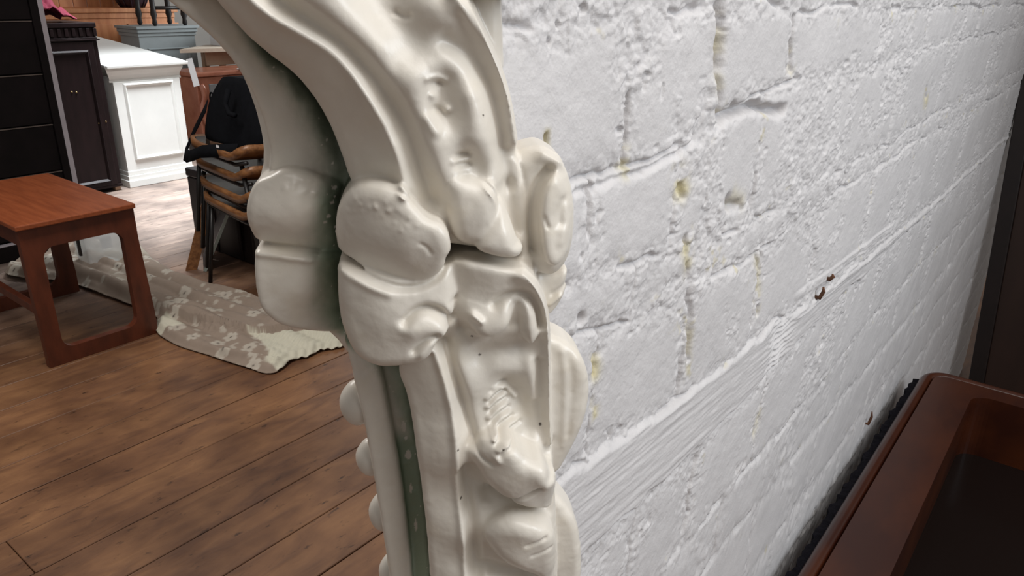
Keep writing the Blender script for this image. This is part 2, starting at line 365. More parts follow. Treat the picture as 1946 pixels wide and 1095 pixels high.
    strip = sstep(0.004, 0.0, np.abs(z - (1.052 - 0.035 * (y - 0.85))) - 0.017) * sstep(0.86, 0.90, y) * sstep(1.42, 1.30, y)
    d += strip * (0.0020 + 0.0012 * gl)
    def groove(pts, r, depth):
        return -depth * np.exp(-(segdist(wy, wz, pts) / r) ** 2)
    paint = np.zeros(y.shape + (3,)); paint[:] = (0.615, 0.60, 0.605)
    paint *= (1 + 0.05 * big + 0.03 * lump)[..., None]
    def stain(pts, r, col, amt=1.0):
        f = (amt * np.exp(-(segdist(wy, wz, pts) / r) ** 2) * sstep(0.25, 0.6, vnoise(y * 110, z * 110, 71)))[..., None]
        paint[:] = paint * (1 - f) + np.array(col) * f
    # open perpend and the ledge under it
    d += groove([(0.563, 1.393), (0.567, 1.372), (0.568, 1.350)], 0.0065, 0.013) + groove([(0.568, 1.35), (0.578, 1.318)], 0.0055, 0.008)
    edge = sstep(0.0, 0.004, (0.563 + 0.15 * (1.39 - z)) - wy) * sstep(0.022, 0.0, (0.563 + 0.15 * (1.39 - z)) - wy) * sstep(1.315, 1.322, z) * sstep(1.393, 1.388, z)
    d += 0.0040 * edge
    d += groove([(0.582, 1.3115), (0.655, 1.3045), (0.735, 1.2935)], 0.0040, 0.013)
    d += groove([(0.452, 1.283), (0.51, 1.289), (0.545, 1.298)], 0.0030, 0.004) + groove([(0.383, 1.287), (0.45, 1.283)], 0.0022, 0.003)
    for pts in ([(0.722, 1.381), (0.732, 1.350), (0.742, 1.330)], [(0.545, 1.215), (0.560, 1.175), (0.575, 1.128), (0.584, 1.080)],
                [(0.722, 1.155), (0.735, 1.115), (0.745, 1.083)], [(1.383, 1.268), (1.415, 1.235)], [(0.421, 1.160), (0.427, 1.140)], [(0.523, 1.275), (0.535, 1.250)], [(0.81, 0.94), (0.80, 0.905)]):
        d += groove(pts, 0.0030, 0.0048) * sstep(0.35, 0.6, vnoise(y * 70, z * 70, 77))
    d += groove([(0.628, 1.232), (0.636, 1.226), (0.654, 1.221)], 0.0055, 0.009) + groove([(0.352, 1.322), (0.353, 1.319)], 0.002, 0.006)
    yel = (0.56, 0.50, 0.30)
    for pts, r, a in (([(0.567, 1.378), (0.569, 1.345)], 0.007, 0.9), ([(0.574, 1.335), (0.582, 1.318)], 0.008, 0.4), ([(0.735, 1.350), (0.742, 1.332)], 0.007, 0.5), ([(0.441, 1.30), (0.443, 1.285)], 0.006, 0.6),
                      ([(0.523, 1.272), (0.533, 1.258)], 0.010, 0.95), ([(0.548, 1.205), (0.556, 1.185)], 0.008, 0.8), ([(0.575, 1.13), (0.584, 1.082)], 0.006, 0.6), ([(0.722, 1.150), (0.742, 1.09)], 0.008, 0.6),
                      ([(0.421, 1.158), (0.427, 1.140)], 0.007, 0.9), ([(0.430, 1.115), (0.432, 1.105)], 0.005, 0.8), ([(1.39, 1.262), (1.41, 1.24)], 0.012, 0.7), ([(0.64, 1.235), (0.66, 1.225)], 0.009, 0.4), ([(0.807, 0.935), (0.803, 0.91)], 0.010, 0.6), ([(0.352, 1.325), (0.354, 1.316)], 0.003, 0.9)):
        stain(pts, r, yel, a)
    speck = sstep(0.83, 0.9, vnoise(y * 45 + 9, z * 45, 81)) * sstep(0.55, 0.8, vnoise(y * 200, z * 200, 82)) * (1 - tim) * rough
    paint = paint * (1 - 0.6 * speck[..., None]) + np.array(yel) * 0.6 * speck[..., None]
    hole = np.exp(-(np.hypot((y - 0.396) / 1.0, (z - 1.1955)) / 0.0035) ** 2); d -= 0.012 * hole
    x = WALL_X + d
    co = np.stack([x, y, z], -1).reshape(-1, 3); q = grid_quads(nz, ny)[:, ::-1]
    # return face at the near end and the plain upper part of the wall
    n0 = len(co); rc = co.reshape(nz, ny, 3)[:, 0, :].copy(); rc[:, 0] = -0.62; rc[:, 1] = 0.72           # splayed reveal
    near = np.arange(nz) * ny; ret = n0 + np.arange(nz)
    q2 = np.stack([near[:-1], ret[:-1], ret[1:], near[1:]], -1)[:, ::-1]
    pl = paint.reshape(-1, 3); pr = np.tile(np.array([[0.615, 0.60, 0.605]]), (nz, 1))
    extra = np.array([(-0.62, 0.72, 0.0), (-0.62, 3.3, 0.0), (-0.62, 3.3, 2.9), (-0.62, 0.72, 2.9), (-0.252, 0.302, 1.465), (-0.252, 3.3, 1.465), (-0.252, 3.3, 2.9), (-0.252, 0.302, 2.9), (-0.262, 3.3, 0.0)])
    b = n0 + nz; q3 = np.array([(b, b + 3, b + 2, b + 1), (b + 4, b + 5, b + 6, b + 7), (b + 3, b + 7, b + 6, b + 2), (b + 1, b + 2, b + 6, b + 8), (b + 4, b + 7, b + 3, b + 3 - 0)])[:4]
    co = np.concatenate([co, rc, extra]); q = np.concatenate([q, q2, q3]); pa = np.concatenate([pl, pr, np.tile(pr[:1], (9, 1))])
    return struct(mesh_np('wall_right', co, q, M['wall'], None, np.clip(pa, 0, 1)))
build_stone_wall()
struct(box('wall_back', M['distemper'], None, -10.4, -10.3, -1.9, 7.6, -0.05, 3.0, 0))

# carved bracket design, millimetres in its own upright plane (u right, z up from 1.25 m, w towards the room)
BRACKET_ORIGIN=(-0.2385,0.2353,1.25)
BRACKET_U=(0.70225,0.71193)
LAYERS=[  # name, outline (mm), front surface control points (mm), edge radius, blend, back plane
 ('core',[(-111.5,157.1),(-84.1,122.8),(-73.2,77.7),(-82.2,51.5),(-83.3,0.8),(-46.3,-24.9),(-34.1,-57.8),(-25.9,-132.8),(-19.6,-214),(80.9,-224.2),(73.7,-121.1),(67.8,-48.3),(64.9,-3.2),(52.3,44.3),(46.2,82.5),(35.7,120.1),(16,159.5)],
  [(-24.4,72,-44),(-2.6,-80.3,-44),(27.5,16.5,-40)],8,2,-54),
 ('L_upper',[(-109,152.5),(-97.9,141.3),(-88.6,132.9),(-80,120.8),(-75.7,111.5),(-72.4,100.9),(-70.2,87.3),(-69.8,75),(-72.3,66.8),(-64.2,62.1),(-35.1,55.4),(-38.1,86.5),(-48.4,108.6),(-74.8,136.1),(-86.7,152.9)],
  [(-97.8,148.6,-14),(-85.5,136.4,-17),(-78.3,140.5,-26),(-77.9,125.5,-21),(-67.5,116.3,-26),(-61.6,120.2,-34),(-71.6,102.2,-28),(-60.5,99.6,-30),(-50.1,99.7,-38),(-68.8,79.6,-33),(-56,76.6,-35),(-44.1,72.8,-41),(-69,66.8,-34),(-40.5,59.3,-42)],4,2,-52),
 ('L_s1',[(-70.5,67.4),(-75,65.7),(-78.3,61.7),(-81,55.3),(-82,48.4),(-81.5,40.5),(-79.3,31.1),(-52.1,24.2),(-35,20.6),(-33.5,58.5),(-48.7,66.4),(-61.2,71.6)],
  [(-72.5,63.6,-24),(-61.2,66.7,-23),(-72.9,52.5,-20),(-58.1,55,-19),(-51.5,51.5,-22),(-43.5,44.8,-36),(-77.2,41,-24),(-59.9,40.9,-23),(-78.3,32.6,-32),(-59.7,29.1,-33),(-43.6,27.6,-38),(-49,63.6,-30),(-40.3,59.8,-40)],3.5,1.2,-52),
 ('L_s2',[(-78.5,33.3),(-80.8,25.5),(-81.2,13.2),(-80.5,3.3),(-77.6,-3.4),(-71.7,-10.5),(-60.6,-16),(-45.3,-22.4),(-31.8,-24.5),(-29.1,23.1),(-51.7,26.5),(-66.2,31)],
  [(-74.7,28.9,-24),(-61.1,27,-23),(-72.8,8.6,-23),(-60,8.6,-22),(-54.4,6.4,-27),(-46.2,1.7,-38),(-64.8,-8.1,-28),(-55.2,-13.2,-32),(-47,-20.2,-40),(-51.9,22.9,-28),(-43,16.2,-38)],3.5,1.2,-52),
 ('L_shaft',[(-41.9,-16.5),(-39.6,-31.9),(-37.8,-47.7),(-34.1,-70.8),(-31.5,-98.3),(-29.2,-123.5),(-26.8,-149.9),(-25,-177.4),(-23.8,-202),(-10.1,-204.4),(-11.3,-163.7),(-13.4,-125.5),(-16.8,-89.2),(-20.3,-61.9),(-22.9,-38.9),(-27,-20.1)],
  [(-35,-38.2,-31),(-22.6,-38.7,-31),(-34.1,-70.6,-31),(-17,-72.2,-32),(-27.2,-105.4,-31),(-12.5,-107.8,-33),(-24.7,-149.8,-31),(-14.1,-152.3,-33),(-21.7,-189.5,-31),(-12.3,-192.3,-33)],4,2,-52),
 ('M_upper',[(-83.2,156.5),(-78.1,145.1),(-72.6,137.2),(-67.8,130.1),(-60.2,122.9),(-51.7,115.7),(-45.8,107.7),(-41.6,99.6),(-37.4,88.9),(-34.3,77.2),(-32.2,66.4),(-23.4,53.2),(12.3,33.2),(49.5,27.4),(49.8,48.7),(47.3,71.4),(44.8,91.1),(41,107.6),(35.5,121),(27.8,137.2),(16.6,158.6)],
  [(-74.9,145.1,6),(-65.6,130.7,0),(-50.9,116.5,-6),(-40.7,97.8,-10),(-33.4,74.6,-14),(-67.1,151,12),(-48.4,127.5,5),(-33.7,105.7,-2),(-24,86.7,-7),(-19.3,66.8,-10),(-55.9,140.2,10),(-42.5,133.5,10),(-30.3,126.1,9),(-18.9,108.4,7),(-9.6,87.7,4),(-4.9,65.4,0),(-30,142,12),(-14.5,126,9),(1.8,97.8,5),(12.8,69,1),(-5.7,136.1,4),(13.8,142.4,2),(11.1,110.6,2),(20.1,90,0),(25.3,129.6,-6),(34.8,111.6,-9),(42.6,92.6,-12),(47.1,69.8,-15),(48.7,46.7,-14),(19.9,50.8,-2),(19,152.6,-12),(-5.2,154.1,-2)],6,3,-52),
 ('M_s1',[(-29,68.5),(-33.8,63.6),(-36.9,57.2),(-39.1,48.1),(-39.2,37.7),(-38,31.3),(-28.9,28.1),(-19.5,24.3),(-8.8,21.9),(0.9,22.9),(9,27.4),(13.3,36.6),(13.7,45.9),(10.3,53.6),(4.1,58.6),(-3.8,64.4),(-12.6,70.4),(-21.7,70.7)],
  [(-34.5,57.4,0),(-37.6,43.8,-4),(-22.1,63.2,9),(-22.8,49.7,8),(-34.2,32.8,-6),(-24.1,31.4,2),(-8.4,60.5,13),(-6.5,49.7,17),(-12.2,28.3,5),(-7,36.2,13),(2.7,51.3,15),(5.9,38.3,13),(2.2,27.7,8)],6,1,-52),
 ('M_s2',[(-37.8,34.3),(-39.6,19),(-39.4,5.3),(-37.3,-4.2),(-34,-12.7),(-28.8,-17.6),(-21,-20),(-10.2,-18.9),(-1.4,-17.3),(4.2,-12.8),(6.3,-6.5),(10.1,-2.5),(16,3.4),(18.7,14.6),(17.3,27.9),(14,35.7),(-0.2,25.2),(-14.5,27.3)],
  [(-37.3,28.3,3),(-38.9,6.4,1),(-24.1,24.1,10),(-24.9,7.2,10),(-28.5,-10.4,7),(-10,19.8,10),(-10.5,5.3,13),(-11.1,-9.2,11),(4.4,18.6,8),(9.1,7.7,8),(2.6,-4.2,11),(14.4,24.6,4)],7,1.5,-52),
 ('M_side',[(12.3,36.1),(20.9,32.8),(32.1,31.1),(45.9,29.4),(53.2,21.2),(58.7,10),(62.3,-2.9),(64.9,-30.3),(68,-79.8),(72.4,-118.2),(75,-155.4),(76.5,-190.9),(0.3,-179.3),(-1,-130.6),(-3.5,-99.1),(-6,-69.3),(-8,-47.2),(-14.1,-27.8),(-6.4,-15),(6.8,3.8)],
  [(19.6,20.2,0),(24.3,29.5,4),(36.6,26.9,5),(49.8,18.3,1),(59.1,2.7,-6),(63.2,-17.2,-11),(65.4,-49.8,-14),(67.4,-82.8,-14),(72.1,-121.7,-14),(75.4,-175.1,-14),(24.4,4.6,2),(40,-2.5,0),(52.5,-10.5,-4),(24.9,-22.1,-6),(41,-25.8,-6),(55.1,-31,-9),(25,-46.8,-7),(38.7,-57,-7),(53.5,-58.2,-13),(59.3,-76.3,-10),(-8.3,-33.5,-8),(-1.7,-31.1,-3),(7.5,-23.6,1),(-2.3,-54.1,-6),(11.1,-41,2),(14,-58.9,3),(15.4,-81.2,3),(0.9,-89.8,-6),(9.1,-86.8,-1),(2.8,-131.5,-6),(11.3,-128.1,-1),(18.9,-128.9,3),(3.5,-168.6,-6),(20.1,-161.9,3),(22,-58,-5),(26.3,-99.8,-8),(27.8,-146.3,-8),(35.9,-84.1,-4),(54.1,-112.2,-8),(55.2,-160,-8)],4,2.5,-52),
 ('lobeA',[(19,-72),(21.2,-66.5),(27.1,-63.1),(35.7,-62),(43.9,-65),(51.9,-70.8),(62,-80.2),(68.3,-90.8),(69.4,-104.4),(68.3,-121.6),(56.3,-115.1),(47.6,-107.5),(38.8,-99.6),(30.5,-92.3),(23.4,-84.5)],
  [(25.4,-74.1,5),(34.4,-69.7,10),(44.9,-76.3,13),(38.5,-88.5,11),(56.7,-92.2,10),(51.9,-106.9,7),(65.9,-107.1,0),(25.4,-82.8,4)],8,2,-52),
 ('lobeB',[(28.1,-125.5),(32.9,-117.1),(42.7,-112.5),(54.7,-114.8),(65.4,-121.9),(70.7,-131.6),(72.5,-157),(71.3,-179.9),(53.1,-157.6),(41.1,-147.2),(32.4,-136.5)],
  [(36.7,-127.9,6),(48.9,-123.1,11),(61.5,-137.2,6),(48.2,-143.4,8),(69.9,-164.6,-3)],9,3,-52),
 ('toe1',[(12.1,66.4),(13.8,71.2),(19.7,73.5),(25.5,72.2),(31.3,67.2),(35.6,60.4),(35.7,51.8),(32.7,42.7),(27.9,39),(19.4,40.1),(15.1,44.5),(12.3,53.3)],
  [(19.7,67.3,4),(21.6,56.4,9),(20.6,44.4,6),(30.1,58.2,7),(29.1,45.2,5),(14.8,58.2,6)],8,2.5,-52),
 ('toe2',[(36.3,62.2),(40.7,58.4),(44.2,50.8),(47.5,43),(49.2,36.9),(45.9,32.1),(37.7,31.5),(29.4,35.1),(24.6,39.3),(26,46.4),(31.6,54.3)],
  [(37.3,55.4,2),(37.2,46.3,9),(43.7,41.4,6),(32.5,39.7,8),(39,34.7,5)],9,2,-52),
 ('volute',[(44.5,74.9),(48.1,79.3),(55.5,81.3),(63.1,79.3),(69.6,73.5),(73.8,64.6),(76.2,51.5),(76.6,38.1),(74.8,24.1),(69.2,15.8),(61.5,15.4),(54.5,21.6),(50.5,31.9),(47.5,46.5),(44.7,62.2)],
  [(50.9,72.1,-16),(58.3,74.7,-15),(51.4,51.4,-16),(60.9,52.6,-11),(70.5,51.6,-14),(61.6,31.3,-11),(70.7,23.8,-16),(55.5,33.2,-14)],9,2,-46),
 ('volute_face',[(57.4,63.9),(60.2,69.4),(64.6,71.3),(69.4,66.2),(73.4,52.8),(74,39.6),(71.5,28.2),(66,23.7),(60.1,27.1),(57.7,37.9),(56.3,51.1)],
  [(62.3,63.9,-7),(62.9,48.5,-7),(66,35.2,-7),(71.4,47.2,-11)],5,2,-46),
 ('curlP',[(19.2,12.8),(25.4,11.8),(31.6,8.8),(36.1,12.9),(41.1,13.3),(44.3,8.3),(43.4,1.5),(38.8,-4),(31.7,-7),(25.3,-6.2),(20.9,-0.9)],
  [(24.3,5.4,4),(31.6,1,7),(39.2,7.1,6),(34.2,5.9,6)],8,4,-52),
 ('curlQ',[(45.7,9.5),(49.7,12.1),(54.4,9.2),(57.3,0.8),(57.3,-9.8),(54.3,-16.4),(50,-13.9),(46.5,-4.4)],
  [(49.8,6.8,3),(52.1,-1.6,3),(53.3,-11.6,0)],7,3,-52),
 ('fill',[(39.4,77.5),(46.8,77.5),(50.9,57.4),(54.6,33.4),(55.8,18.2),(47.8,19.8),(44.1,39.1),(40.7,57.5)],
  [(44.5,69.8,-15),(47.2,47.1,-13),(50.3,25.4,-13)],5,5,-50),
 ('under',[(53,20.7),(64.7,13.1),(77.5,19.1),(75.4,3.1),(70.8,-6.3),(65.9,-11),(61,-0)],
  [(62.2,8.5,-27),(70.2,3.6,-24)],5,2,-46),
 ('back_top',[(22.1,159.2),(38,159.4),(40,142.1),(40.9,124),(40.5,115.1),(35.1,119.3),(26.6,139.7)],
  [(27.8,146.3,-24),(34.5,146.5,-20),(38.7,142,-26),(37.5,126.2,-25),(33.6,133.2,-22)],6,2,-50),
 ('leaf1',[(62.6,-20.1),(71.1,-22),(79.6,-26.9),(87.3,-36.7),(91.8,-53.8),(91.1,-69.6),(86.3,-86.4),(80.5,-101.1),(76.7,-110.9),(65.7,-114.5)],
  [(68.8,-33,-24),(77.1,-38.2,-21),(87.7,-54.4,-26),(79,-72.3,-23),(74.6,-98.2,-26)],6,2,-48),
 ('leaf2',[(68.9,-118.4),(81.3,-132.3),(88.2,-144.2),(91.5,-160.4),(93.4,-181.4),(92.4,-206.2),(71.6,-204.1)],
  [(76.3,-142.6,-26),(82.8,-163.1,-22),(81.2,-193,-24)],6,2,-48),
]
STROKES=[  # raise(+)/carve(-) mm, radius mm, path mm
 (3.2,2.75,[(-71.8,154.7),(-64.6,148),(-56.6,139.9),(-43.1,132.9),(-30.6,125.3),(-19.5,107.6),(-10.2,87.6),(-6.4,67.6)]),
 (-7,4.75,[(-62,154),(-52.8,145.5),(-43.2,138.9),(-30.9,130.2),(-20.9,120.3),(-8.7,103.4),(-1.9,87.1),(2.5,72.7),(5.9,61.2)]),
 (2.5,7.5,[(-34.1,149.7),(-18.4,135),(-5.2,119.7),(3.6,101.4),(9.5,82.2),(13,71.7)]),
 (-5.5,11,[(-17.9,148),(-10.9,140.1),(-2.6,133.6)]),
 (6,12.5,[(7.4,145.3),(13.8,142.4)]),
 (-1.5,1.25,[(-7.3,141.1),(-4.5,139.7),(-1.8,140.1)]),
 (-2.6,6.5,[(13.6,128.9),(2.6,125.2),(-7.4,123)]),
 (3.2,7.5,[(3.5,118.2),(8,122.3),(13.5,122.3),(19.7,117.2),(24.6,107.3),(28.1,94.9),(30.4,83.3),(34.5,69)]),
 (3.5,8.5,[(23.6,106.1),(25.8,90.2)]),
 (-4.6,7.5,[(10.3,111.6),(12.3,100.5)]),
 (2.4,1.5,[(6.9,108.3),(7.1,108)]),
 (2.5,1.75,[(12.9,102),(13.4,101.8)]),
 (-2.5,1.75,[(7.7,102.4),(9.9,101.3)]),
 (1.6,1.25,[(5,115.1),(9.1,116.2),(12.4,114.2)]),
 (-1.5,1.25,[(6.3,113.3),(11.3,112.9)]),
 (2.2,2.5,[(4.6,98.8),(8.1,93.5)]),
 (-3.5,6,[(21.2,80.6),(25.9,74.6)]),
 (-2.2,1.5,[(17.2,81.6),(22.4,81.8)]),
 (-2.4,1.5,[(17.6,77.1),(22.8,77.1)]),
 (1.6,1.5,[(15.8,79.3),(21.2,79.5)]),
 (-1.2,1.25,[(19.5,72.6),(21.4,72.5)]),
 (-3.2,4,[(12.8,131.3),(21.7,125.3),(28.5,115.5),(33.2,104.3),(36.4,91.6),(39.9,74.8),(42,65)]),
 (4.2,3.5,[(16.6,148.4),(23.3,139),(30.1,129.4),(35.9,118.4),(40.1,104.8),(43.3,85.9)]),
 (-2.6,3.5,[(41.1,65.3),(43.8,52.4),(46.6,41.8)]),
 (-4,2.25,[(55.1,30.8),(53.7,44.3),(54.1,57.4),(56.7,66.3),(61.1,71.3)]),
 (-1.4,2.25,[(68.3,57.2),(66.5,50.8),(66.7,46.8)]),
 (0.9,2.25,[(68.9,42.8),(67.6,37.5)]),
 (-1.2,1,[(58.4,50.4),(60.6,45.6)]),
 (2.5,3.5,[(58.6,78.3),(65.4,75.2)]),
 (-3,1.5,[(-37.4,33.5),(-26.4,28.1),(-17.1,24.2),(-8.8,21.6),(1.6,21.8),(10,26.8),(14.5,36.2)]),
 (-4,2.25,[(13.8,36.2),(19.7,36.1),(29.6,33.7),(38.3,30.9),(45.9,29.6)]),
 (-2,1.5,[(-79.1,33.2),(-68.8,31.6),(-56.4,28.8),(-51.5,26.5)]),
 (1.6,2.25,[(-78,30.6),(-66.2,28.7),(-53.9,25.6)]),
 (1.5,2.5,[(-36.1,30.8),(-26.5,25.4),(-14.8,20.9)]),
 (-5,2.25,[(-8.1,6.6),(-3.1,11.2),(2.8,12),(9,8.6),(13.4,2.5)]),
 (2.5,5.5,[(-4.6,2.5),(2.8,3.8),(10,-1.3)]),
 (-3,1.75,[(-4.2,-9),(-1.1,-5),(2.6,-2.7),(5.8,-2)]),
 (1.5,3,[(-0.8,-10.8),(3.3,-6.5)]),
 (-5,6,[(12.7,-12.2),(17.1,-6.8)]),
 (-2.5,2.5,[(15.1,12.2),(16.2,3.9),(18.7,-4.5)]),
 (-2,4,[(16,32),(15.9,16.2)]),
 (-3.2,2.25,[(34.4,10.1),(39,13.8),(45,15.2),(51.2,13.4),(56,6.6),(58.4,-4.7)]),
 (-2,3.25,[(45,8),(44.7,-1.8)]),
 (2.5,1.5,[(23.6,5.9),(27.4,3.2)]),
 (-4,7.5,[(28.7,-21.3),(37.9,-18.8),(47.2,-19.2)]),
 (3,3.25,[(47,25.1),(55,17.5),(60.8,1.8),(63,-15.8),(64.7,-49.5),(66.8,-78.8)]),
 (-3,3,[(59.1,-28.1),(60.3,-46.7),(62.3,-66),(65.2,-86.1)]),
 (2.5,8,[(22.3,-27.9),(26.2,-38.6)]),
 (2.5,8.5,[(37,-28.6),(47.9,-32.7)]),
 (2.2,1.25,[(31.9,-46.2),(36,-42.7),(40.1,-42.3)]),
 (-1.8,1,[(33,-49.1),(37.1,-45.6),(41.7,-44.6)]),
 (2.2,1.25,[(32.2,-51.6),(36.6,-47.9),(41,-47.3)]),
 (-1.8,1,[(33.3,-54.5),(37.7,-50.8),(42.6,-49.6)]),
 (2.2,1.25,[(33,-57.3),(37.6,-53.4),(42.1,-52.7)]),
 (-1.8,1,[(34.1,-60.2),(38.7,-56.3),(43.8,-55)]),
 (2.2,1.25,[(34.2,-62.5),(39,-58.7),(43.9,-58.2)]),
 (-1.8,1,[(35.3,-65.4),(40.2,-61.7),(45.6,-60.6)]),
 (2.2,1.25,[(36.2,-67.1),(42.4,-63.6),(48.7,-63.3)]),
 (-1.8,1,[(37.3,-70.1),(43.6,-66.6),(50.5,-65.7)]),
 (2,1.25,[(35.1,-41.1),(39.2,-40.1),(43.7,-44.7),(47.6,-50.2)]),
 (-5,7.5,[(42.9,-40.2),(48.6,-49.9),(53.1,-62.2),(54.7,-70.5)]),
 (-1.6,1.25,[(34.6,-42.3),(37.3,-39.1),(41.4,-39)]),
 (2,3.5,[(53.9,-26.4),(55.2,-35.6),(57.9,-51.3)]),
 (2,6,[(57.9,-79.6),(62.6,-90)]),
 (3,2.25,[(5.8,-14.9),(8.3,-23.1),(11.4,-36.5),(14.1,-53.3),(15.5,-75.4),(16,-101.8),(18.4,-126.2),(19.9,-166.5)]),
 (-5.5,3.25,[(10.4,-12.7),(13.6,-25.9),(17.2,-39.6),(20.8,-56.7),(23.8,-67)]),
 (-5,3.5,[(19,-88),(21.2,-103.3),(23.1,-120.8),(25.1,-142.6),(26.6,-172.9)]),
 (-3.5,1.5,[(35.4,-104.3),(42.5,-102.1),(49.6,-99.3),(58.5,-93.2)]),
 (-4.5,4.5,[(22.3,-85.6),(25.8,-97.5),(32.6,-107.2)]),
 (-3.5,2.25,[(32.3,-104.2),(43.7,-107.8),(52.3,-111.9),(65.4,-117.8)]),
 (-2,1,[(25.4,-69),(29,-74.3),(32.8,-76.5)]),
 (1.6,1.5,[(34.8,-71.4),(36.2,-73.5)]),
 (-1.5,1,[(52.7,-130.2),(62.8,-126.7)]),
 (-1.2,1,[(56.1,-138.6),(66.4,-135.9)]),
 (-6,5.5,[(32,-156.2),(44.1,-162.3),(54.8,-166)]),
 (0.7,2,[(73.6,-29.6),(76.6,-52.2),(76.7,-89.3)]),
 (-0.6,2,[(77.6,-32.4),(80.8,-51.8),(79.2,-81.9)]),
 (-1.5,1.25,[(67.6,3.2),(74.4,7.4),(76.9,14.7)]),
 (1.5,1.25,[(66.3,-2.2),(71.7,2)]),
 (-0.9,0.65,[(-0.2,45.7),(3,43.7),(4.3,40.7)]),
]
BEADS=[(-36.9,-66.4,-44,10.6,13.8),(-31.2,-102.6,-44,9.5,12.2),(-26,-141.7,-44,9.3,13.2),(-22.5,-187,-44,9,13.2)]
GROOVE_EDGE=[(-86.9,156.8),(-81.6,144.8),(-70.2,129.4),(-53,114.8),(-42.4,98.6),(-34.8,76.3),(-32.2,64),(-38.1,54.1),(-40.3,43.9),(-39.9,27.1),(-41.4,12),(-41,-7.6),(-36,-22.3),(-18.8,-30),(-8.1,-51.1),(-6.1,-73.6),(-3.6,-103.9),(-1,-136.1),(0.9,-185.8)]
CRUMBS=[([(-68.1,64.6),(-58.5,63.2),(-48.9,60.5)],40,3),([(-31.3,64.7),(-22.3,62.1),(-10.9,59.5),(-1.7,55.7)],45,2.5),([(-50.4,61.3),(-44.7,51.8),(-43.6,40.9)],28,2.5),([(-75.9,32.9),(-61.2,30.6),(-53.7,23.6)],18,1.2),([(-17,-57.7),(-10.9,-105.8),(-5.4,-174)],20,2)]
PINHOLES=[(28.1,-21.3,0.8),(62,-69.5,1),(17.8,-105.5,0.8),(16.1,-70,0.7),(38.7,-66,0.7),(23.9,-8.4,0.7),(28.9,99.4,0.6)]
CHIPS=[(-12.6,-82.7,1.3,3.9),(-11.7,-90.4,0.8,1.3),(-10.6,-101.9,1.8,2.9),(-9.8,-125.5,0.8,3.6),(-7.8,-152.4,0.8,4.7),(-44.6,45.3,1,1),(-42.6,51.8,1,0.8),(-46.3,42.6,0.8,0.8),(-41.9,38.9,1,0.8),(-41.3,58.8,1.3,1)]   # u, z, half width, half height of bare paint chips left in the groove

# ---------------------------------------------------------------- carved bracket: a signed field built from overlapping carved layers, meshed in one skin
def tps(P, px, py, lam=3.0):
    P = np.array(P, float); n = len(P); mu = P[:, :2].mean(0)
    def U(r2): return 0.5 * r2 * np.log(r2 + 1e-6)
    D = ((P[:, None, :2] - P[None, :, :2]) ** 2).sum(-1); K = U(D) + lam * np.eye(n) * 50
    if n < 4:
        return np.full(px.shape, P[:, 2].mean())
    A = np.zeros((n + 3, n + 3)); A[:n, :n] = K; A[:n, n] = 1; A[:n, n + 1:] = P[:, :2] - mu; A[n:, :n] = A[:n, n:].T
    w = np.linalg.solve(A + 1e-9 * np.eye(n + 3), np.concatenate([P[:, 2], np.zeros(3)]))
    r = w[n] + w[n + 1] * (px - mu[0]) + w[n + 2] * (py - mu[1])
    for i in range(n): r = r + w[i] * U((px - P[i, 0]) ** 2 + (py - P[i, 1]) ** 2)
    return np.clip(r, P[:, 2].min() - 3, P[:, 2].max() + 3)
def chaikin(p, n=2):
    p = np.array(p, float)
    for _ in range(n):
        q = np.roll(p, -1, 0); p = np.stack([p * .75 + q * .25, p * .25 + q * .75], 1).reshape(-1, 2)
    return [tuple(v) for v in p]
def surface_nets(f, origin, h):
    """f[z,u,w] -> vertices (u,w,z order kept as array axes) and quads"""
    s = f < 0
    n0, n1, n2 = f.shape
    cnt = np.zeros((n0 - 1, n1 - 1, n2 - 1), np.int8)
    for a in (0, 1):
        for b in (0, 1):
            for c in (0, 1): cnt += s[a:n0 - 1 + a, b:n1 - 1 + b, c:n2 - 1 + c]
    act = np.argwhere((cnt > 0) & (cnt < 8)); idx = np.full(cnt.shape, -1, np.int32); idx[tuple(act.T)] = np.arange(len(act))
    acc = np.zeros((len(act), 3)); k = np.zeros(len(act))
    corners = [(a, b, c) for a in (0, 1) for b in (0, 1) for c in (0, 1)]
    val = {cr: f[act[:, 0] + cr[0], act[:, 1] + cr[1], act[:, 2] + cr[2]].astype(float) for cr in corners}
    for c0 in corners:
        for ax in range(3):
            if c0[ax]: continue
            c1 = list(c0); c1[ax] = 1; c1 = tuple(c1); v0, v1 = val[c0], val[c1]; m = (v0 < 0) != (v1 < 0)
            t = np.where(m, v0 / np.where(m, v0 - v1, 1), 0); p = np.tile(np.array(c0, float), (len(act), 1)); p[:, ax] = t
            acc[m] += p[m]; k += m
    co = (act + acc / k[:, None]) * h + np.array(origin)
    quads = []
    for ax in range(3):
        sl0 = [slice(None)] * 3; sl1 = [slice(None)] * 3; sl0[ax] = slice(0, -1); sl1[ax] = slice(1, None)
        a, b = s[tuple(sl0)], s[tuple(sl1)]; ch = np.argwhere(a != b); o1, o2 = [(1, 2), (2, 0), (0, 1)][ax]
        ok = (ch[:, o1] > 0) & (ch[:, o2] > 0) & (ch[:, o1] < f.shape[o1] - 1) & (ch[:, o2] < f.shape[o2] - 1); ch = ch[ok]
        flip = a[tuple(ch.T)]
        def cell(d1, d2):
            q = ch.copy(); q[:, o1] += d1; q[:, o2] += d2; return idx[tuple(q.T)]
        Q = np.stack([cell(-1, -1), cell(0, -1), cell(0, 0), cell(-1, 0)], -1)
        quads.append(np.where(flip[:, None], Q, Q[:, ::-1]))
    return co, np.concatenate(quads)
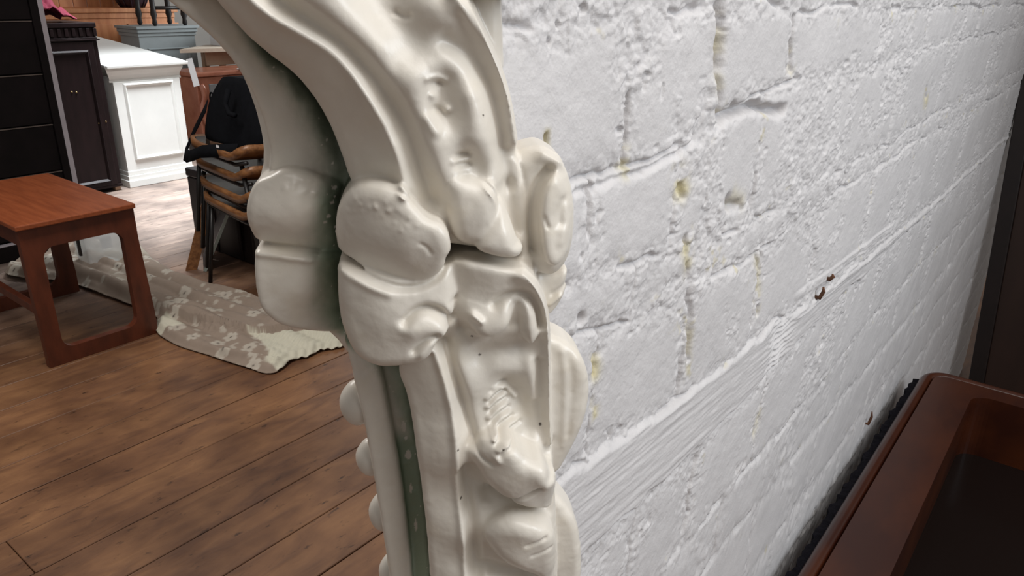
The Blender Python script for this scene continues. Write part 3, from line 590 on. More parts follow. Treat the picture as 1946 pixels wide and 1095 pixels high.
def build_bracket():
    h = VOX
    us = np.arange(-118, 100, h); zs = np.arange(-218, 152, h); ws = np.arange(-57, 24, h).astype(np.float32)
    u, z = np.meshgrid(us, zs); F = np.full((len(zs), len(us), len(ws)), 20.0, np.float32)
    rng = random.Random(3)
    A = np.zeros_like(u)
    for amp, r, pts in STROKES:
        if len(pts) == 1: pts = pts * 2
        x0, x1 = min(p[0] for p in pts) - 3 * r, max(p[0] for p in pts) + 3 * r; y0, y1 = min(p[1] for p in pts) - 3 * r, max(p[1] for p in pts) + 3 * r
        i0, i1 = np.searchsorted(zs, [y0, y1]); j0, j1 = np.searchsorted(us, [x0, x1])
        if i1 <= i0 or j1 <= j0: continue
        d = segdist(u[i0:i1, j0:j1], z[i0:i1, j0:j1], chaikin_open(pts))
        A[i0:i1, j0:j1] += amp * np.exp(-(d / r) ** 2)
    lum = 0.35 * fbm(u / 14, z / 14, 5, 3) + 0.13 * fbm(u / 4, z / 4, 8, 3)
    dents = sstep(0.86, 0.93, vnoise(u / 5.0, z / 5.0, 15)); lum -= 0.12 * dents
    A += lum
    # flaked paint on the two shoulders and along the groove
    def crumbs(n, pts, spread, amp, rad):
        for _ in range(n):
            k = rng.randrange(len(pts) - 1); t = rng.random(); cx = pts[k][0] * (1 - t) + pts[k + 1][0] * t + rng.gauss(0, spread); cy = pts[k][1] * (1 - t) + pts[k + 1][1] * t + rng.gauss(0, spread)
            r = rad * rng.uniform(.6, 1.5); m = (np.abs(u - cx) < 3 * r) & (np.abs(z - cy) < 3 * r)
            A[m] += amp * rng.uniform(-.6, 1.0) * np.exp(-(((u[m] - cx) ** 2 + (z[m] - cy) ** 2) / r ** 2))
    for pts, n, sp in CRUMBS: crumbs(n, pts, sp, 0.55, 0.9)
    for name, outline, ctrl, r, k, wb in LAYERS:
        pts = chaikin(outline, 2)
        P = np.array(pts); pad = 8
        i0, i1 = np.searchsorted(zs, [P[:, 1].min() - pad, P[:, 1].max() + pad]); j0, j1 = np.searchsorted(us, [P[:, 0].min() - pad, P[:, 0].max() + pad])
        uu, zz = u[i0:i1, j0:j1], z[i0:i1, j0:j1]
        if uu.size == 0: continue
        d2 = polysd(uu, zz, pts); s = np.clip(-d2 / r, 0, 1)
        wt = tps(ctrl, uu, zz) - r * (1 - np.sqrt(np.maximum(0, 1 - (1 - s) ** 2)))
        gz, gu = np.gradient(wt, h); g = np.sqrt(1 + gz ** 2 + gu ** 2)
        g = np.minimum(g, 3)
        f = np.maximum((ws[None, None, :] - wt[..., None]) / g[..., None], np.maximum(d2[..., None], wb - ws[None, None, :])).astype(np.float32)
        sub = F[i0:i1, j0:j1]; hh = np.maximum(k - np.abs(sub - f), 0) / k
        F[i0:i1, j0:j1] = np.minimum(sub, f) - hh * hh * k * 0.25
    F -= (A[..., None] * sstep(-53, -44, ws)[None, None, :]).astype(np.float32)
    for ax in range(3):                                   # soften like many coats of paint
        F = (np.take(F, np.r_[0, 0:F.shape[ax] - 1], ax) + 2 * F + np.take(F, np.r_[1:F.shape[ax], F.shape[ax] - 1], ax)) * 0.25
    F[0] = F[-1] = 5; F[:, 0] = F[:, -1] = 5; F[:, :, 0] = F[:, :, -1] = 5
    co, q = surface_nets(F, (zs[0], us[0], ws[0]), h)
    Z, U, W = co[:, 0], co[:, 1], co[:, 2]
    # paint: cream all over, worn green left in the channel beside the front moulding
    ge = np.array(sorted(GROOVE_EDGE, key=lambda p: p[1])); side = np.interp(Z, ge[:, 1], ge[:, 0]) - U
    n1 = fbm(U / 5, Z / 9, 3); n2 = fbm(U / 2.2, Z / 2.2, 6)
    wid = np.interp(Z, [-200, -90, -60, 0, 60, 150], [8, 9, 15, 17, 16, 15])
    green = np.maximum(sstep(1.15, 0.15, side / wid + 0.16 * n1 + 0.05 * n2) * sstep(-22, -30, W), sstep(-33.5, -38, W + 1.0 * n1) * (side < 26) * sstep(-80, -95, Z)) * (side > -16)
    for cu, cz, ca, cb in CHIPS: green *= 1 - sstep(1.05, 0.92, np.hypot((U - cu) / ca, (Z - cz) / cb) + 0.25 * n2)
    chips = ((n2 > 0.62) & (W < -30)).astype(float)
    green *= 1 - 0.9 * chips
    deep = green * np.maximum(sstep(0.45, 0.0, side / wid + 0.12 * n1), sstep(1.0, 0.4, side / wid + 0.1 * n1) * sstep(40, 80, Z) * 0.8)  # groove's shade put into the colour, darkest against the moulding and higher up
    cream = np.array([0.71, 0.665, 0.595]); base = cream[None, :] * (1 + 0.045 * fbm(U / 22, Z / 22, 4)[:, None] + 0.02 * n2[:, None])
    yellow = sstep(0.1, 0.7, fbm(U / 16, Z / 16, 12))[:, None] * 0.35
    base = base * (1 - yellow) + base * np.array([1.0, 0.965, 0.88]) * yellow
    gcol = np.array([0.29, 0.36, 0.265]); shade_col = np.array([0.125, 0.155, 0.105])
    col = base * (1 - green[:, None]) + gcol * green[:, None]; dark = sstep(20, 75, Z)[:, None]; dc = shade_col * (1 - dark) + np.array([0.05, 0.056, 0.036]) * dark
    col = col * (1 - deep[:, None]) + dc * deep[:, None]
    hole = np.zeros(len(Z))
    for hu, hz, hr in PINHOLES: hole = np.maximum(hole, sstep(hr, hr * .6, np.hypot(U - hu, Z - hz)))
    col = col * (1 - hole[:, None]) + np.array([0.05, 0.035, 0.025]) * hole[:, None]
    eu = np.array([BRACKET_U[0], BRACKET_U[1], 0]); ew = np.array([BRACKET_U[1], -BRACKET_U[0], 0])
    loc = (U[:, None] * eu + W[:, None] * ew) * 1e-3; loc[:, 2] = Z * 1e-3 + BRACKET_ORIGIN[2]
    t = thing('carved_bracket', 'cream painted carved scroll leg with a worn green groove, against the white stone wall', 'carved leg', (BRACKET_ORIGIN[0], BRACKET_ORIGIN[1], 0))
    mesh_np('scroll_carving', loc, q, M['bracket'], t, np.clip(col, 0, 1))
    def W3(uu, ww, zz): return Vector((eu[0] * uu + ew[0] * ww, eu[1] * uu + ew[1] * ww, zz + BRACKET_ORIGIN[2] * 1000)) * 1e-3
    pm = M['bracket_plain']
    for bu, bz, bw, r1, r2 in BEADS:
        bm = bmesh.new(); bmesh.ops.create_uvsphere(bm, u_segments=32, v_segments=20, radius=1.0)
        for v in bm.verts:
            k = 1 + 0.02 * math.sin(5 * v.co.x + 3 * v.co.z); v.co = W3(bu + v.co.x * r1 * k, bw + v.co.y * r1 * 0.9, bz + v.co.z * r2 * k)
        obj('bead', bm, pm, t, True)
    # plain run of the leg down to the boards, with a block foot
    def prism(name, sec0, z0, sec1, z1):
        bm = bmesh.new(); A_ = [bm.verts.new(W3(a, b, z0)) for a, b in sec0]; B_ = [bm.verts.new(W3(a, b, z1)) for a, b in sec1]; n = len(A_)
        bm.faces.new(A_); bm.faces.new(B_[::-1])
        for i in range(n): bm.faces.new((A_[i], B_[i], B_[(i + 1) % n], A_[(i + 1) % n]))
        bmesh.ops.bevel(bm, geom=bm.edges[:], offset=0.003, segments=3, affect='EDGES')
        obj(name, bm, pm, t)
    prism('shaft', [(-10, -54), (66, -54), (66, -12), (8, -6), (-10, -30)], -216, [(-4, -54), (60, -54), (60, -12), (10, -8), (-4, -30)], -1140)
    prism('foot_block', [(-16, -56), (72, -56), (72, 0), (-16, 0)], -1140, [(-16, -56), (72, -56), (72, 0), (-16, 0)], -1250)
    prism('cap', [(-116, -56), (50, -56), (50, -6), (-116, -6)], 148, [(-116, -56), (50, -56), (50, -6), (-116, -6)], 190)
    return t
def chaikin_open(p, n=2):
    p = [tuple(v) for v in p]
    if len(p) < 3: return p
    for _ in range(n):
        q = [p[0]]
        for a, b in zip(p, p[1:]): q += [(a[0] * .75 + b[0] * .25, a[1] * .75 + b[1] * .25), (a[0] * .25 + b[0] * .75, a[1] * .25 + b[1] * .75)]
        p = q + [p[-1]]
    return p
M['bracket_plain'] = mat('cream gloss paint', (0.71, 0.665, 0.595), 0.34, var=0.06, scale=40)
VOX = 0.65
build_bracket()

# ---------------------------------------------------------------- furniture by the wall, right foreground
M['shade_fringe'] = mat('black felt', (0.010, 0.009, 0.013), 0.95, var=0.5, scale=120, bump=0.002, bscale=300, spec=0.1)
def build_coffee_table():
    t = thing('coffee_table', 'polished rosewood table with rounded corners and sunken dark top, beside the white stone wall', 'table', (0.28, 1.30, 0))
    X0, X1, Y0, Y1, ZT = -0.212 - 0.28, 0.34, -0.52, 0.545, 0.60
    R = Y1
    inn = rrect(X0 + 0.110, X1 - 0.110, Y0 + 0.078, Y1 - 0.078, 0.038, 8)
    # frame of the top: outer rounded outline with as many points as the inner one
    out = rrect(X0 + 0.027, X1 - 0.027, Y0 + 0.027, Y1 - 0.027, 0.03, 8)
    bm = ring(bmesh.new(), out, inn, ZT - 0.16, ZT, 'z')
    bmesh.ops.bevel(bm, geom=[e for e in bm.edges if all(v.co.z > ZT - 1e-5 for v in e.verts) and abs(e.calc_face_angle(0)) > 0.5], offset=0.005, segments=3, affect='EDGES')
    obj('top_frame', bm, M['mahogany'], t, False)
    # half-round moulding running round the outside, a thin shadow line between
    bm = bmesh.new(); path = [(x, y, ZT - 0.016) for x, y in rrect(X0 + 0.013, X1 - 0.013, Y0 + 0.013, Y1 - 0.013, 0.042, 8)]
    n = len(path); seg = 14; rings = []
    for i, p in enumerate(path):
        a = Vector(path[i - 1]); c = Vector(path[(i + 1) % n]); d = (c - a).normalized(); s = d.cross(Vector((0, 0, 1)))
        rings.append([bm.verts.new(Vector(p) + s * math.cos(q) * 0.0135 + Vector((0, 0, 1)) * math.sin(q) * 0.018) for q in [2 * math.pi * k / seg for k in range(seg)]])
    for i in range(n):
        A_, B_ = rings[i], rings[(i + 1) % n]
        for k in range(seg): bm.faces.new((A_[k], A_[(k + 1) % seg], B_[(k + 1) % seg], B_[k]))
    obj('edge_moulding', bm, M['mahogany'], t, True)
    box('sunken_top', M['smoked'], t, X0 + 0.07, X1 - 0.07, Y0 + 0.05, Y1 - 0.05, ZT - 0.152, ZT - 0.142, 0)
    bm = bmesh.new(); rng = random.Random(2); prev = None          # ragged black strip put in for the shadow gap and fringe at the back
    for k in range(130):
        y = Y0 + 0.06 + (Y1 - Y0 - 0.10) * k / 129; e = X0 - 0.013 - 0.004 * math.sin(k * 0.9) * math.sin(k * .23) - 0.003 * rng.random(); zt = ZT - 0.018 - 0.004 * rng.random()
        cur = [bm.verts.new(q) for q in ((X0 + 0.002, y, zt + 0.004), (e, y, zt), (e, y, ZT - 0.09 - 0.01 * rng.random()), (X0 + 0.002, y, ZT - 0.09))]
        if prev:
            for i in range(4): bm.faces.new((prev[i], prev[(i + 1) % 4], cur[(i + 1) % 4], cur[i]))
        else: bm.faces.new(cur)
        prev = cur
    bm.faces.new(prev[::-1]); f_ = obj('shade_fringe_strip', bm, M['shade_fringe'], t, False); f_['label'] = 'ragged black strip of shadow and fringe'
    for x in (X0 + 0.06, X1 - 0.11):
        for y in (Y0 + 0.06, Y1 - 0.11):
            bm = bx(bmesh.new(), x, x + 0.05, y, y + 0.05, 0.0, ZT - 0.12)
            for v in bm.verts:
                if v.co.z < 0.1: v.co.x = x + 0.025 + (v.co.x - x - 0.025) * 0.65; v.co.y = y + 0.025 + (v.co.y - y - 0.025) * 0.65
            obj('leg', bm, M['mahogany'], t)
build_coffee_table()

def build_leaning_panel():
    # tall dark panel tipped against the wall, its foot a little way out
    t = thing('panelled_door', 'tall dark brown panel leaning against the far end of the white stone wall', 'panel', (-0.172, 2.78, 0))
    lean = Matrix.Rotation(math.radians(-4.0), 4, 'Y')
    def b(name, m, x0, x1, y0, y1, z0, z1, bev=0.003): box(name, m, t, x0, x1, y0, y1, z0, z1, bev, lean)
    b('stile', M['dark_wood'], 0, 0.045, 0, 0.04, 0.0, 1.7); b('stile', M['dark_wood'], 0.855, 0.9, 0, 0.04, 0.0, 1.7)
    b('rail', M['dark_wood'], 0.045, 0.855, 0, 0.04, 0.0, 0.09); b('rail', M['dark_wood'], 0.045, 0.855, 0, 0.04, 1.61, 1.7)
    b('field', M['brown_panel'], 0.045, 0.855, 0.012, 0.03, 0.09, 1.61, 0.002)
    for o in t.children: o.location.z += 0.003
build_leaning_panel()

# ---------------------------------------------------------------- teak side table
def build_side_table():
    t = thing('side_table', 'small square-legged teak table with a flat top, standing over the crumpled curtain', 'table', (-3.43, 1.165, 0))
    tp = bx(bmesh.new(), -0.40, 0.415, -0.225, 0.215, 0.562, 0.582, 0.004)
    obj('table_top', tp, M['teak'], t)
    for x in (0.365, -0.385):
        f = bmesh.new()
        yo = 0.0
        inner = rrect(-0.148, 0.152, 0.062, 0.478, 0.045, 6)
        outer = []
        for cx, cy in ((0.218, 0.545), (-0.215, 0.545), (-0.215, 0.0), (0.228, 0.0)):
            outer += [(cx, cy)] * 7
        # outer corners spread over the same count so the ring keeps clean quads
        def spread(o, i):
            out = []
            for k, (ox, oy) in enumerate(o):
                ix, iy = i[k]; q = k % 7
                out.append((ox, iy) if (q < 3) == (k // 7 in (0, 2)) else ((ix, oy) if q != 3 else (ox, oy)))
            return out
        ou = []
        corners = [(0.212, 0.5615), (-0.215, 0.5615), (-0.21, 0.0), (0.228, 0.0)]
        for c in range(4):
            ox, oy = corners[c]
            for q in range(7):
                ix, iy = inner[c * 7 + q]
                if q == 3: ou.append((ox, oy))
                elif (q < 3) == (c in (0, 2)): ou.append((ox, iy))
                else: ou.append((ix, oy))
        ring(f, ou, inner, x, x + 0.032, 'x')
        bmesh.ops.bevel(f, geom=[e for e in f.edges if e.is_manifold and e.calc_face_angle(0) > 0.9], offset=0.003, segments=2, affect='EDGES')
        obj('end_frame', f, M['teak_dark'], t)
    box('stretcher', M['teak_dark'], t, -0.36, 0.37, -0.205, -0.18, 0.215, 0.25, 0.003)
    box('apron', M['teak_dark'], t, -0.36, 0.37, -0.205, -0.185, 0.49, 0.555, 0.002); box('apron', M['teak_dark'], t, -0.36, 0.37, 0.185, 0.205, 0.49, 0.555, 0.002)
build_side_table()

# ---------------------------------------------------------------- crumpled floral curtain on the boards
def build_curtain():
    OUT = [(-4.23, 1.22), (-4.34, 1.27), (-4.36, 1.42), (-4.42, 1.52), (-4.42, 1.68), (-4.25, 1.84), (-3.95, 1.86), (-3.72, 1.80), (-3.54, 1.77), (-3.27, 1.815), (-2.99, 1.885), (-2.77, 1.85), (-2.50, 1.87), (-2.33, 1.85), (-2.30, 1.80),
           (-2.355, 1.72), (-2.335, 1.66), (-2.365, 1.60), (-2.325, 1.53), (-2.33, 1.46), (-2.45, 1.44), (-2.66, 1.405), (-2.87, 1.365), (-3.02, 1.37), (-3.10, 1.42), (-3.20, 1.475), (-3.37, 1.46), (-3.68, 1.425), (-3.92, 1.40), (-4.11, 1.27)]
    out = chaikin(OUT, 2); h = 0.006
    X = np.arange(-4.5, -2.24, h); Y = np.arange(1.16, 1.94, h); x, y = np.meshgrid(X, Y)
    wob = 0.006 * fbm(x * 9, y * 9, 3, 2); sd = polysd(x + wob, y + wob, out)
    # long folds run the length of the cloth, gathered at the far end and fanning out near the bracket
    ax_ = np.interp(x, [-4.5, -4.2, -3.7, -3.2, -2.8, -2.3], [1.50, 1.53, 1.58, 1.62, 1.64, 1.66])
    wd = np.interp(x, [-4.5, -4.2, -3.7, -3.2, -2.8, -2.3], [0.34, 0.30, 0.20, 0.22, 0.24, 0.21])
    v = (y - ax_) / wd + 0.10 * fbm(x * 2.5, y * 2.5, 9, 2); amp = np.interp(x, [-4.5, -3.6, -3.0, -2.75, -2.3], [0.040, 0.036, 0.026, 0.012, 0.010])
    fold = np.abs(np.sin(v * 5.2 + 1.6 * fbm(x * 1.6, y * 3.2, 5, 2))) ** 1.3 + 0.55 * np.abs(np.sin(v * 9.0 + 2.0 + 2 * fbm(x * 2.2, y * 3, 6, 2)))
    z = 0.006 + amp * fold + 0.006 * np.abs(fbm(x * 18, y * 18, 7, 3)) + np.interp(x, [-4.5, -3.5, -2.9, -2.3], [0.03, 0.02, 0.012, 0.006])
    # torn lip of the upper layer with the dark gap under it
    LIP = [(-2.98, 1.505), (-2.86, 1.535), (-2.80, 1.575), (-2.72, 1.60), (-2.62, 1.66), (-2.58, 1.74), (-2.545, 1.80), (-2.50, 1.84)]
    lip = segdist(x, y, chaikin_open(LIP)); above = inpoly(x, y, LIP + [(-2.5, 2.0), (-3.6, 2.0), (-3.4, 1.505)])
    z += np.where(above, 0.030 * sstep(0.30, 0.0, lip), 0)
    KNOT = [(-2.90, 1.52), (-2.82, 1.53), (-2.76, 1.57), (-2.72, 1.60)]
    kd = segdist(x, y, KNOT); z += 0.012 * np.exp(-(kd / 0.03) ** 2) * (1 + np.sin(x * 160 + 6 * fbm(x * 30, y * 30, 2)) * 0.6)
    CORNER = [(-2.52, 1.455), (-2.40, 1.50), (-2.36, 1.56), (-2.45, 1.62), (-2.54, 1.58)]
    z += 0.022 * np.exp(-(segdist(x, y, [(-2.60, 1.44), (-2.45, 1.50), (-2.37, 1.53)]) / 0.014) ** 2)
    edge = sstep(0.0, 0.035, -sd); z = z * (0.30 + 0.70 * edge)
    z = np.maximum(z, 0.004)
    # beige ground, pale blossoms with dark eyes, cream lining where the cloth is turned over
    pa = np.zeros(x.shape + (3,)); pa[:] = (0.255, 0.20, 0.158)
    pa *= (1 + 0.06 * fbm(x * 60, y * 60, 8))[..., None]
    rng = random.Random(11)
    centres = [(-2.93, 1.43), (-2.69, 1.47), (-2.56, 1.53), (-2.70, 1.535), (-2.60, 1.44), (-2.53, 1.60), (-2.95, 1.62), (-2.79, 1.71), (-3.0, 1.74), (-2.68, 1.79), (-2.83, 1.80), (-3.12, 1.56), (-2.47, 1.50), (-2.81, 1.43), (-2.62, 1.61), (-2.43, 1.46)]
    for _ in range(44): centres.append((rng.uniform(-4.4, -3.05), rng.uniform(1.25, 1.86)))
    pet = np.zeros_like(x); eye = np.zeros_like(x)
    for cx, cy in centres:
        a0 = rng.random() * 6.28; R = rng.uniform(0.030, 0.040); n = 5
        dx, dy = x - cx, y - cy; m = (np.abs(dx) < 0.09) & (np.abs(dy) < 0.09); r = np.hypot(dx[m], dy[m]); a = np.arctan2(dy[m], dx[m]) + a0
        rad = R * (0.62 + 0.38 * np.abs(np.cos(a * n / 2)) ** 0.6); pet[m] = np.maximum(pet[m], sstep(rad, rad - 0.005, r) * (0.75 + 0.25 * sstep(0, R, r))); eye[m] = np.maximum(eye[m], sstep(0.007, 0.003, r))
        for _k in range(2):
            aa = rng.random() * 6.28; bx_, by_ = cx + math.cos(aa) * R * 1.9, cy + math.sin(aa) * R * 1.9; rr = np.hypot((x - bx_) * (1 + .4 * math.cos(aa)), (y - by_) * 1.1); pet = np.maximum(pet, 0.75 * sstep(0.014, 0.010, rr))
    pa = pa * (1 - pet[..., None]) + np.array([0.43, 0.39, 0.33]) * pet[..., None]; pa = pa * (1 - eye[..., None]) + np.array([0.05, 0.035, 0.03]) * eye[..., None]
    LIN = [(-2.70, 1.615), (-2.60, 1.665), (-2.50, 1.845), (-2.28, 1.87), (-2.28, 1.5), (-2.40, 1.50), (-2.46, 1.555), (-2.58, 1.60)]
    lin = sstep(0.006, -0.006, polysd(x + wob * .6, y - wob * .6, LIN)); lin = np.maximum(lin, sstep(0.004, -0.004, polysd(x, y, [(-3.12, 1.36), (-2.98, 1.36), (-2.93, 1.47), (-3.14, 1.49)])) * 0.9)
    lin = np.maximum(lin, sstep(0.1, 0.4, fbm(x * 3 + 2, y * 9, 33, 2)) * sstep(-3.3, -3.6, x) * 0.25)
    pa = pa * (1 - lin[..., None]) + np.array([0.54, 0.52, 0.42]) * (1 + 0.05 * fbm(x * 30, y * 30, 4))[..., None] * lin[..., None]
    z += lin * 0.009 * np.abs(np.sin((y - 1.5) * 60 + (x + 2.6) * 90 + 3 * fbm(x * 8, y * 8, 19))) * sstep(-2.75, -2.6, x)
    keep = sd < h * 0.75
    gy, gx = np.gradient(sd, h); over = np.where(sd > -h * 0.5, sd + 0.0005, 0.0); over = np.where(keep, over, 0.0)
    x = x - gx * over; y = y - gy * over
    idx = np.full(x.shape, -1); cells = keep[:-1, :-1] & keep[1:, :-1] & keep[:-1, 1:] & keep[1:, 1:]
    q = grid_quads(*x.shape)[cells.ravel()]; used = np.unique(q); mapi = np.full(x.size, -1); mapi[used] = np.arange(len(used))
    co = np.stack([x, y, z], -1).reshape(-1, 3)[used]
    o = mesh_np('floral_curtain', co, mapi[q], M['fabric'], None, np.clip(pa.reshape(-1, 3)[used], 0, 1))
    so = o.modifiers.new('cloth thickness', 'SOLIDIFY'); so.thickness = 0.003; so.offset = -1
    tag(o, 'crumpled beige floral curtain with cream lining lying on the floorboards', 'curtain')
build_curtain()

def build_plastic_box():
    t = thing('storage_tub', 'clear plastic storage box standing on the crumpled curtain behind the teak table', 'box', (-4.02, 1.63, 0.045), math.radians(0))
    def shell():
        bm = bmesh.new(); o = rrect(-0.09, 0.09, -0.115, 0.115, 0.02, 5); n = len(o); s = 0.86
        rings = [[bm.verts.new((p[0] * k, p[1] * k, z)) for p in o] for k, z in ((s, 0.0), (1.0, 0.20), (0.975, 0.20), (s * .97, 0.004))]
        for A_, B_ in zip(rings, rings[1:]):
            for i in range(n): bm.faces.new((A_[i], A_[(i + 1) % n], B_[(i + 1) % n], B_[i]))
        bm.faces.new(rings[0][::-1]); bm.faces.new(rings[-1]); return bm
    obj('tub', shell(), M['plastic'], t, False)
    bm = ring(bmesh.new(), rrect(-0.097, 0.097, -0.122, 0.122, 0.02, 5), rrect(-0.086, 0.086, -0.111, 0.111, 0.018, 5), 0.193, 0.203, 'z'); obj('rim', bm, M['plastic'], t)
    box('clip', M['dark_wood'], t, 0.02, 0.04, -0.128, -0.116, 0.06, 0.17, 0.002)
    tag(obj('paper_note', bx(bmesh.new(), -3.98, -3.978, 1.61, 1.665, 0.115, 0.185), M['paper'], None), 'white slip of paper inside the clear plastic box', 'paper')
    o = bpy.data.objects['paper_note']
build_plastic_box()

# ---------------------------------------------------------------- stack of chairs and what leans behind it
def build_chair():
    """local frame: the visible seat edge runs along +x from the origin, the seat goes back along +y"""
    t = thing('stacking_chair', '', 'chair', (0, 0, 0), 0, 'stacked plywood chairs')
    W_, D_ = 0.60, 0.36
    o = rrect(0, W_, 0, D_, 0.05, 6); bm = bmesh.new(); prof = []
    def zz(x, y):                                             # dished seat, rolled up at both ends
        return 0.020 * max(0, 1 - x / 0.12) ** 2 + 1.1 * max(0, x - 0.44) ** 1.6 - 0.012 * math.cos((y / D_ - .5) * 3.0) + 0.012
    nx, ny = 30, 18; rows = []
    for s in (0.0, 0.034):
        g = []
        for j in range(ny + 1):
            for i in range(nx + 1):
                x, y = W_ * i / nx, D_ * j / ny
                # round the corners
                cx = min(max(x, 0.05), W_ - 0.05); cy = min(max(y, 0.05), D_ - 0.05); dx, dy = x - cx, y - cy; L_ = math.hypot(dx, dy); mxx = max(abs(dx), abs(dy))
                if L_ > 1e-6: k = mxx / L_; x, y = cx + dx * k, cy + dy * k
                g.append(bm.verts.new((x, y, 0.412 + zz(x, y) + s)))
        rows.append(g)
    def q(g, i, j): return g[j * (nx + 1) + i]
    for s, g in enumerate(rows):
        for j in range(ny):
            for i in range(nx): bm.faces.new([q(g, i, j), q(g, i + 1, j), q(g, i + 1, j + 1), q(g, i, j + 1)][::(1 if s else -1)])
    per = [(i, 0) for i in range(nx)] + [(nx, j) for j in range(ny)] + [(i, ny) for i in range(nx, 0, -1)] + [(0, j) for j in range(ny, 0, -1)]
    for a, b in zip(per, per[1:] + per[:1]): bm.faces.new((q(rows[0], *a), q(rows[0], *b), q(rows[1], *b), q(rows[1], *a)))
    seat = obj('seat', bm, M['ply'], t, True)
    seat.data.materials.append(M['ply_dark'])
    for p in seat.data.polygons:
        if p.center.z > 0.440 and p.normal.z > 0.9 and 0.02 < p.center.x < W_ - 0.02 and 0.02 < p.center.y < D_ - 0.02: p.material_index = 1
    for x, y, fx, fy in ((0.03, 0.04, 0.012, -0.015), (0.03, D_ - 0.03, 0.012, D_ + 0.03), (W_ - 0.10, 0.04, W_ + 0.09, 0.0), (W_ - 0.10, D_ - 0.03, W_ + 0.09, D_ + 0.03)):
        obj('leg', tube(bmesh.new(), [(x, y, 0.41), (fx, fy, 0.0)], 0.0105, 10), M['black_iron'], t, True)
    for y in (0.03, D_ - 0.03): obj('seat_rail', tube(bmesh.new(), [(0.02, y, 0.403), (W_ - 0.14, y, 0.403), (W_ - 0.02, y, 0.43)], 0.009, 8), M['black_iron'], t, True)
    for y in (0.15, D_ - 0.03):
        obj('upright', tube(bmesh.new(), [(W_ - 0.02, y, 0.43), (W_ + 0.15, y, 0.50), (W_ + 0.205, y, 0.69)], 0.0105, 10), M['black_iron'], t, True)
    bk = bmesh.new(); R0 = [bk.verts.new((W_ + 0.172 + k * 0.0 + 0.03 * math.sin(math.pi * s / 12) + (z_ - 0.6) * 0.20 + d_, 0.12 + (D_ - 0.12) * s / 12, z_)) for z_ in (0.60, 0.69) for d_ in (0.0, 0.012) for k in (0,) for s in range(13)]
    for s in range(12):
        a, b, c, d = s, 13 + s, 26 + s, 39 + s
        for f in ((a, a + 1, c + 1, c), (b, d, d + 1, b + 1), (a, b, b + 1, a + 1), (c, c + 1, d + 1, d)): bk.faces.new([R0[i] for i in f])
    bk.faces.new((R0[0], R0[26], R0[39], R0[13])); bk.faces.new((R0[12], R0[25], R0[51], R0[38]))
    obj('backrest', bk, M['ply'], t, True)
    return t
STACK = [((-3.420, 1.885, 0.0), 'lowest plywood chair in the stack, its black feet on the floorboards'),
         ((-3.445, 1.893, 0.072), 'second plywood chair up from the floor in the stack of four'),
         ((-3.475, 1.900, 0.168), 'third plywood chair up in the stack, directly below the top chair'),
         ((-3.462, 1.880, 0.265), 'topmost stacked plywood chair, under the black shoulder bag')]
chair0 = build_chair()
for i, (loc, lab) in enumerate(STACK):
    c = chair0 if i == 0 else copy_tree(chair0)
    c.location = loc; c.rotation_euler = (0, 0, math.radians(-9)); c['label'] = lab

def build_bag():
    t = thing('shoulder_bag', 'black nylon shoulder bag with long strap, sitting on the topmost stacked chair', 'bag', (-3.43, 1.93, 0.705))
    bm = bmesh.new()
    g = bmesh.ops.create_cube(bm, size=1.0)
    bmesh.ops.subdivide_edges(bm, edges=bm.edges[:], cuts=9, use_grid_fill=True)
    for v in bm.verts:
        x, y, z = v.co * 2
        k = 1.0 - 0.24 * max(0, (z + 0.4)) * 0.62
        r = max(abs(x), abs(z)); L_ = (abs(x) ** 7 + abs(z) ** 7) ** (1 / 7)
        if L_ > 1e-5: x, z = x * r / L_, z * r / L_
        bul = 0.055 + 0.035 * math.sqrt(max(0, 1 - min(1, (x * x + z * z) / 1.9))) + 0.012 * (1 - z)
        v.co = Vector((0.235 * x * k + 0.035 * (z + 1) * 0.5 + 0.245, y * bul + 0.10 + 0.05 * (z + 1) * 0.5 + 0.004 * math.sin(9 * x + 5 * z), 0.155 * (z + 1)))
    obj('body', bm, M['black_cloth'], t, True)
    bm = bmesh.new()                                            # strap: a flat band falling off the seat edge
    path = [(0.045, 0.03, 0.17), (0.0, 0.01, 0.10), (-0.045, -0.01, 0.03), (-0.075, -0.03, -0.035), (-0.055, -0.06, -0.060), (0.02, -0.085, -0.058), (0.11, -0.105, -0.035), (0.20, -0.115, -0.005), (0.30, -0.105, 0.010), (0.40, -0.06, 0.02)]
    path = [p for p in path]; n = len(path); prev = None
    for i, p in enumerate(path):
        w = Vector((0.0, 0.35, 1.0)).normalized() * 0.030; a = Vector(p) + w; b = Vector(p) - w; off = Vector((0.0, -0.004, 0.0))
        cur = [bm.verts.new(q) for q in (a, b, b + off, a + off)]
        if prev:
            for k in range(4): bm.faces.new((prev[k], prev[(k + 1) % 4], cur[(k + 1) % 4], cur[k]))
        else: bm.faces.new(cur)
        prev = cur
    bm.faces.new(prev[::-1]); obj('strap', bm, M['black_cloth'], t, True)
    bm = bmesh.new(); tube(bm, [(0.048 + 0.016 * math.cos(a) - 0.005, 0.06, 0.20 + 0.028 * math.sin(a)) for a in [k * math.pi / 8 for k in range(17)]], 0.004, 8); obj('strap_ring', bm, M['black_cloth'], t, True)
    bm = bmesh.new(); tube(bm, [(0.30, -0.005, 0.27), (0.30, -0.03, 0.21), (0.33, -0.035, 0.17), (0.37, -0.03, 0.165)], 0.012, 10); obj('handle', bm, M['black_cloth'], t, True)
    bm = bmesh.new(); bx(bm, 0.13, 0.25, -0.030, -0.026, 0.0, 0.022, 0.001, 1); obj('leather_trim', bm, M['leather'], t)
    box('tag', M['paper'], t, 0.325, 0.345, -0.115, -0.112, 0.03, 0.04, 0)
build_bag()

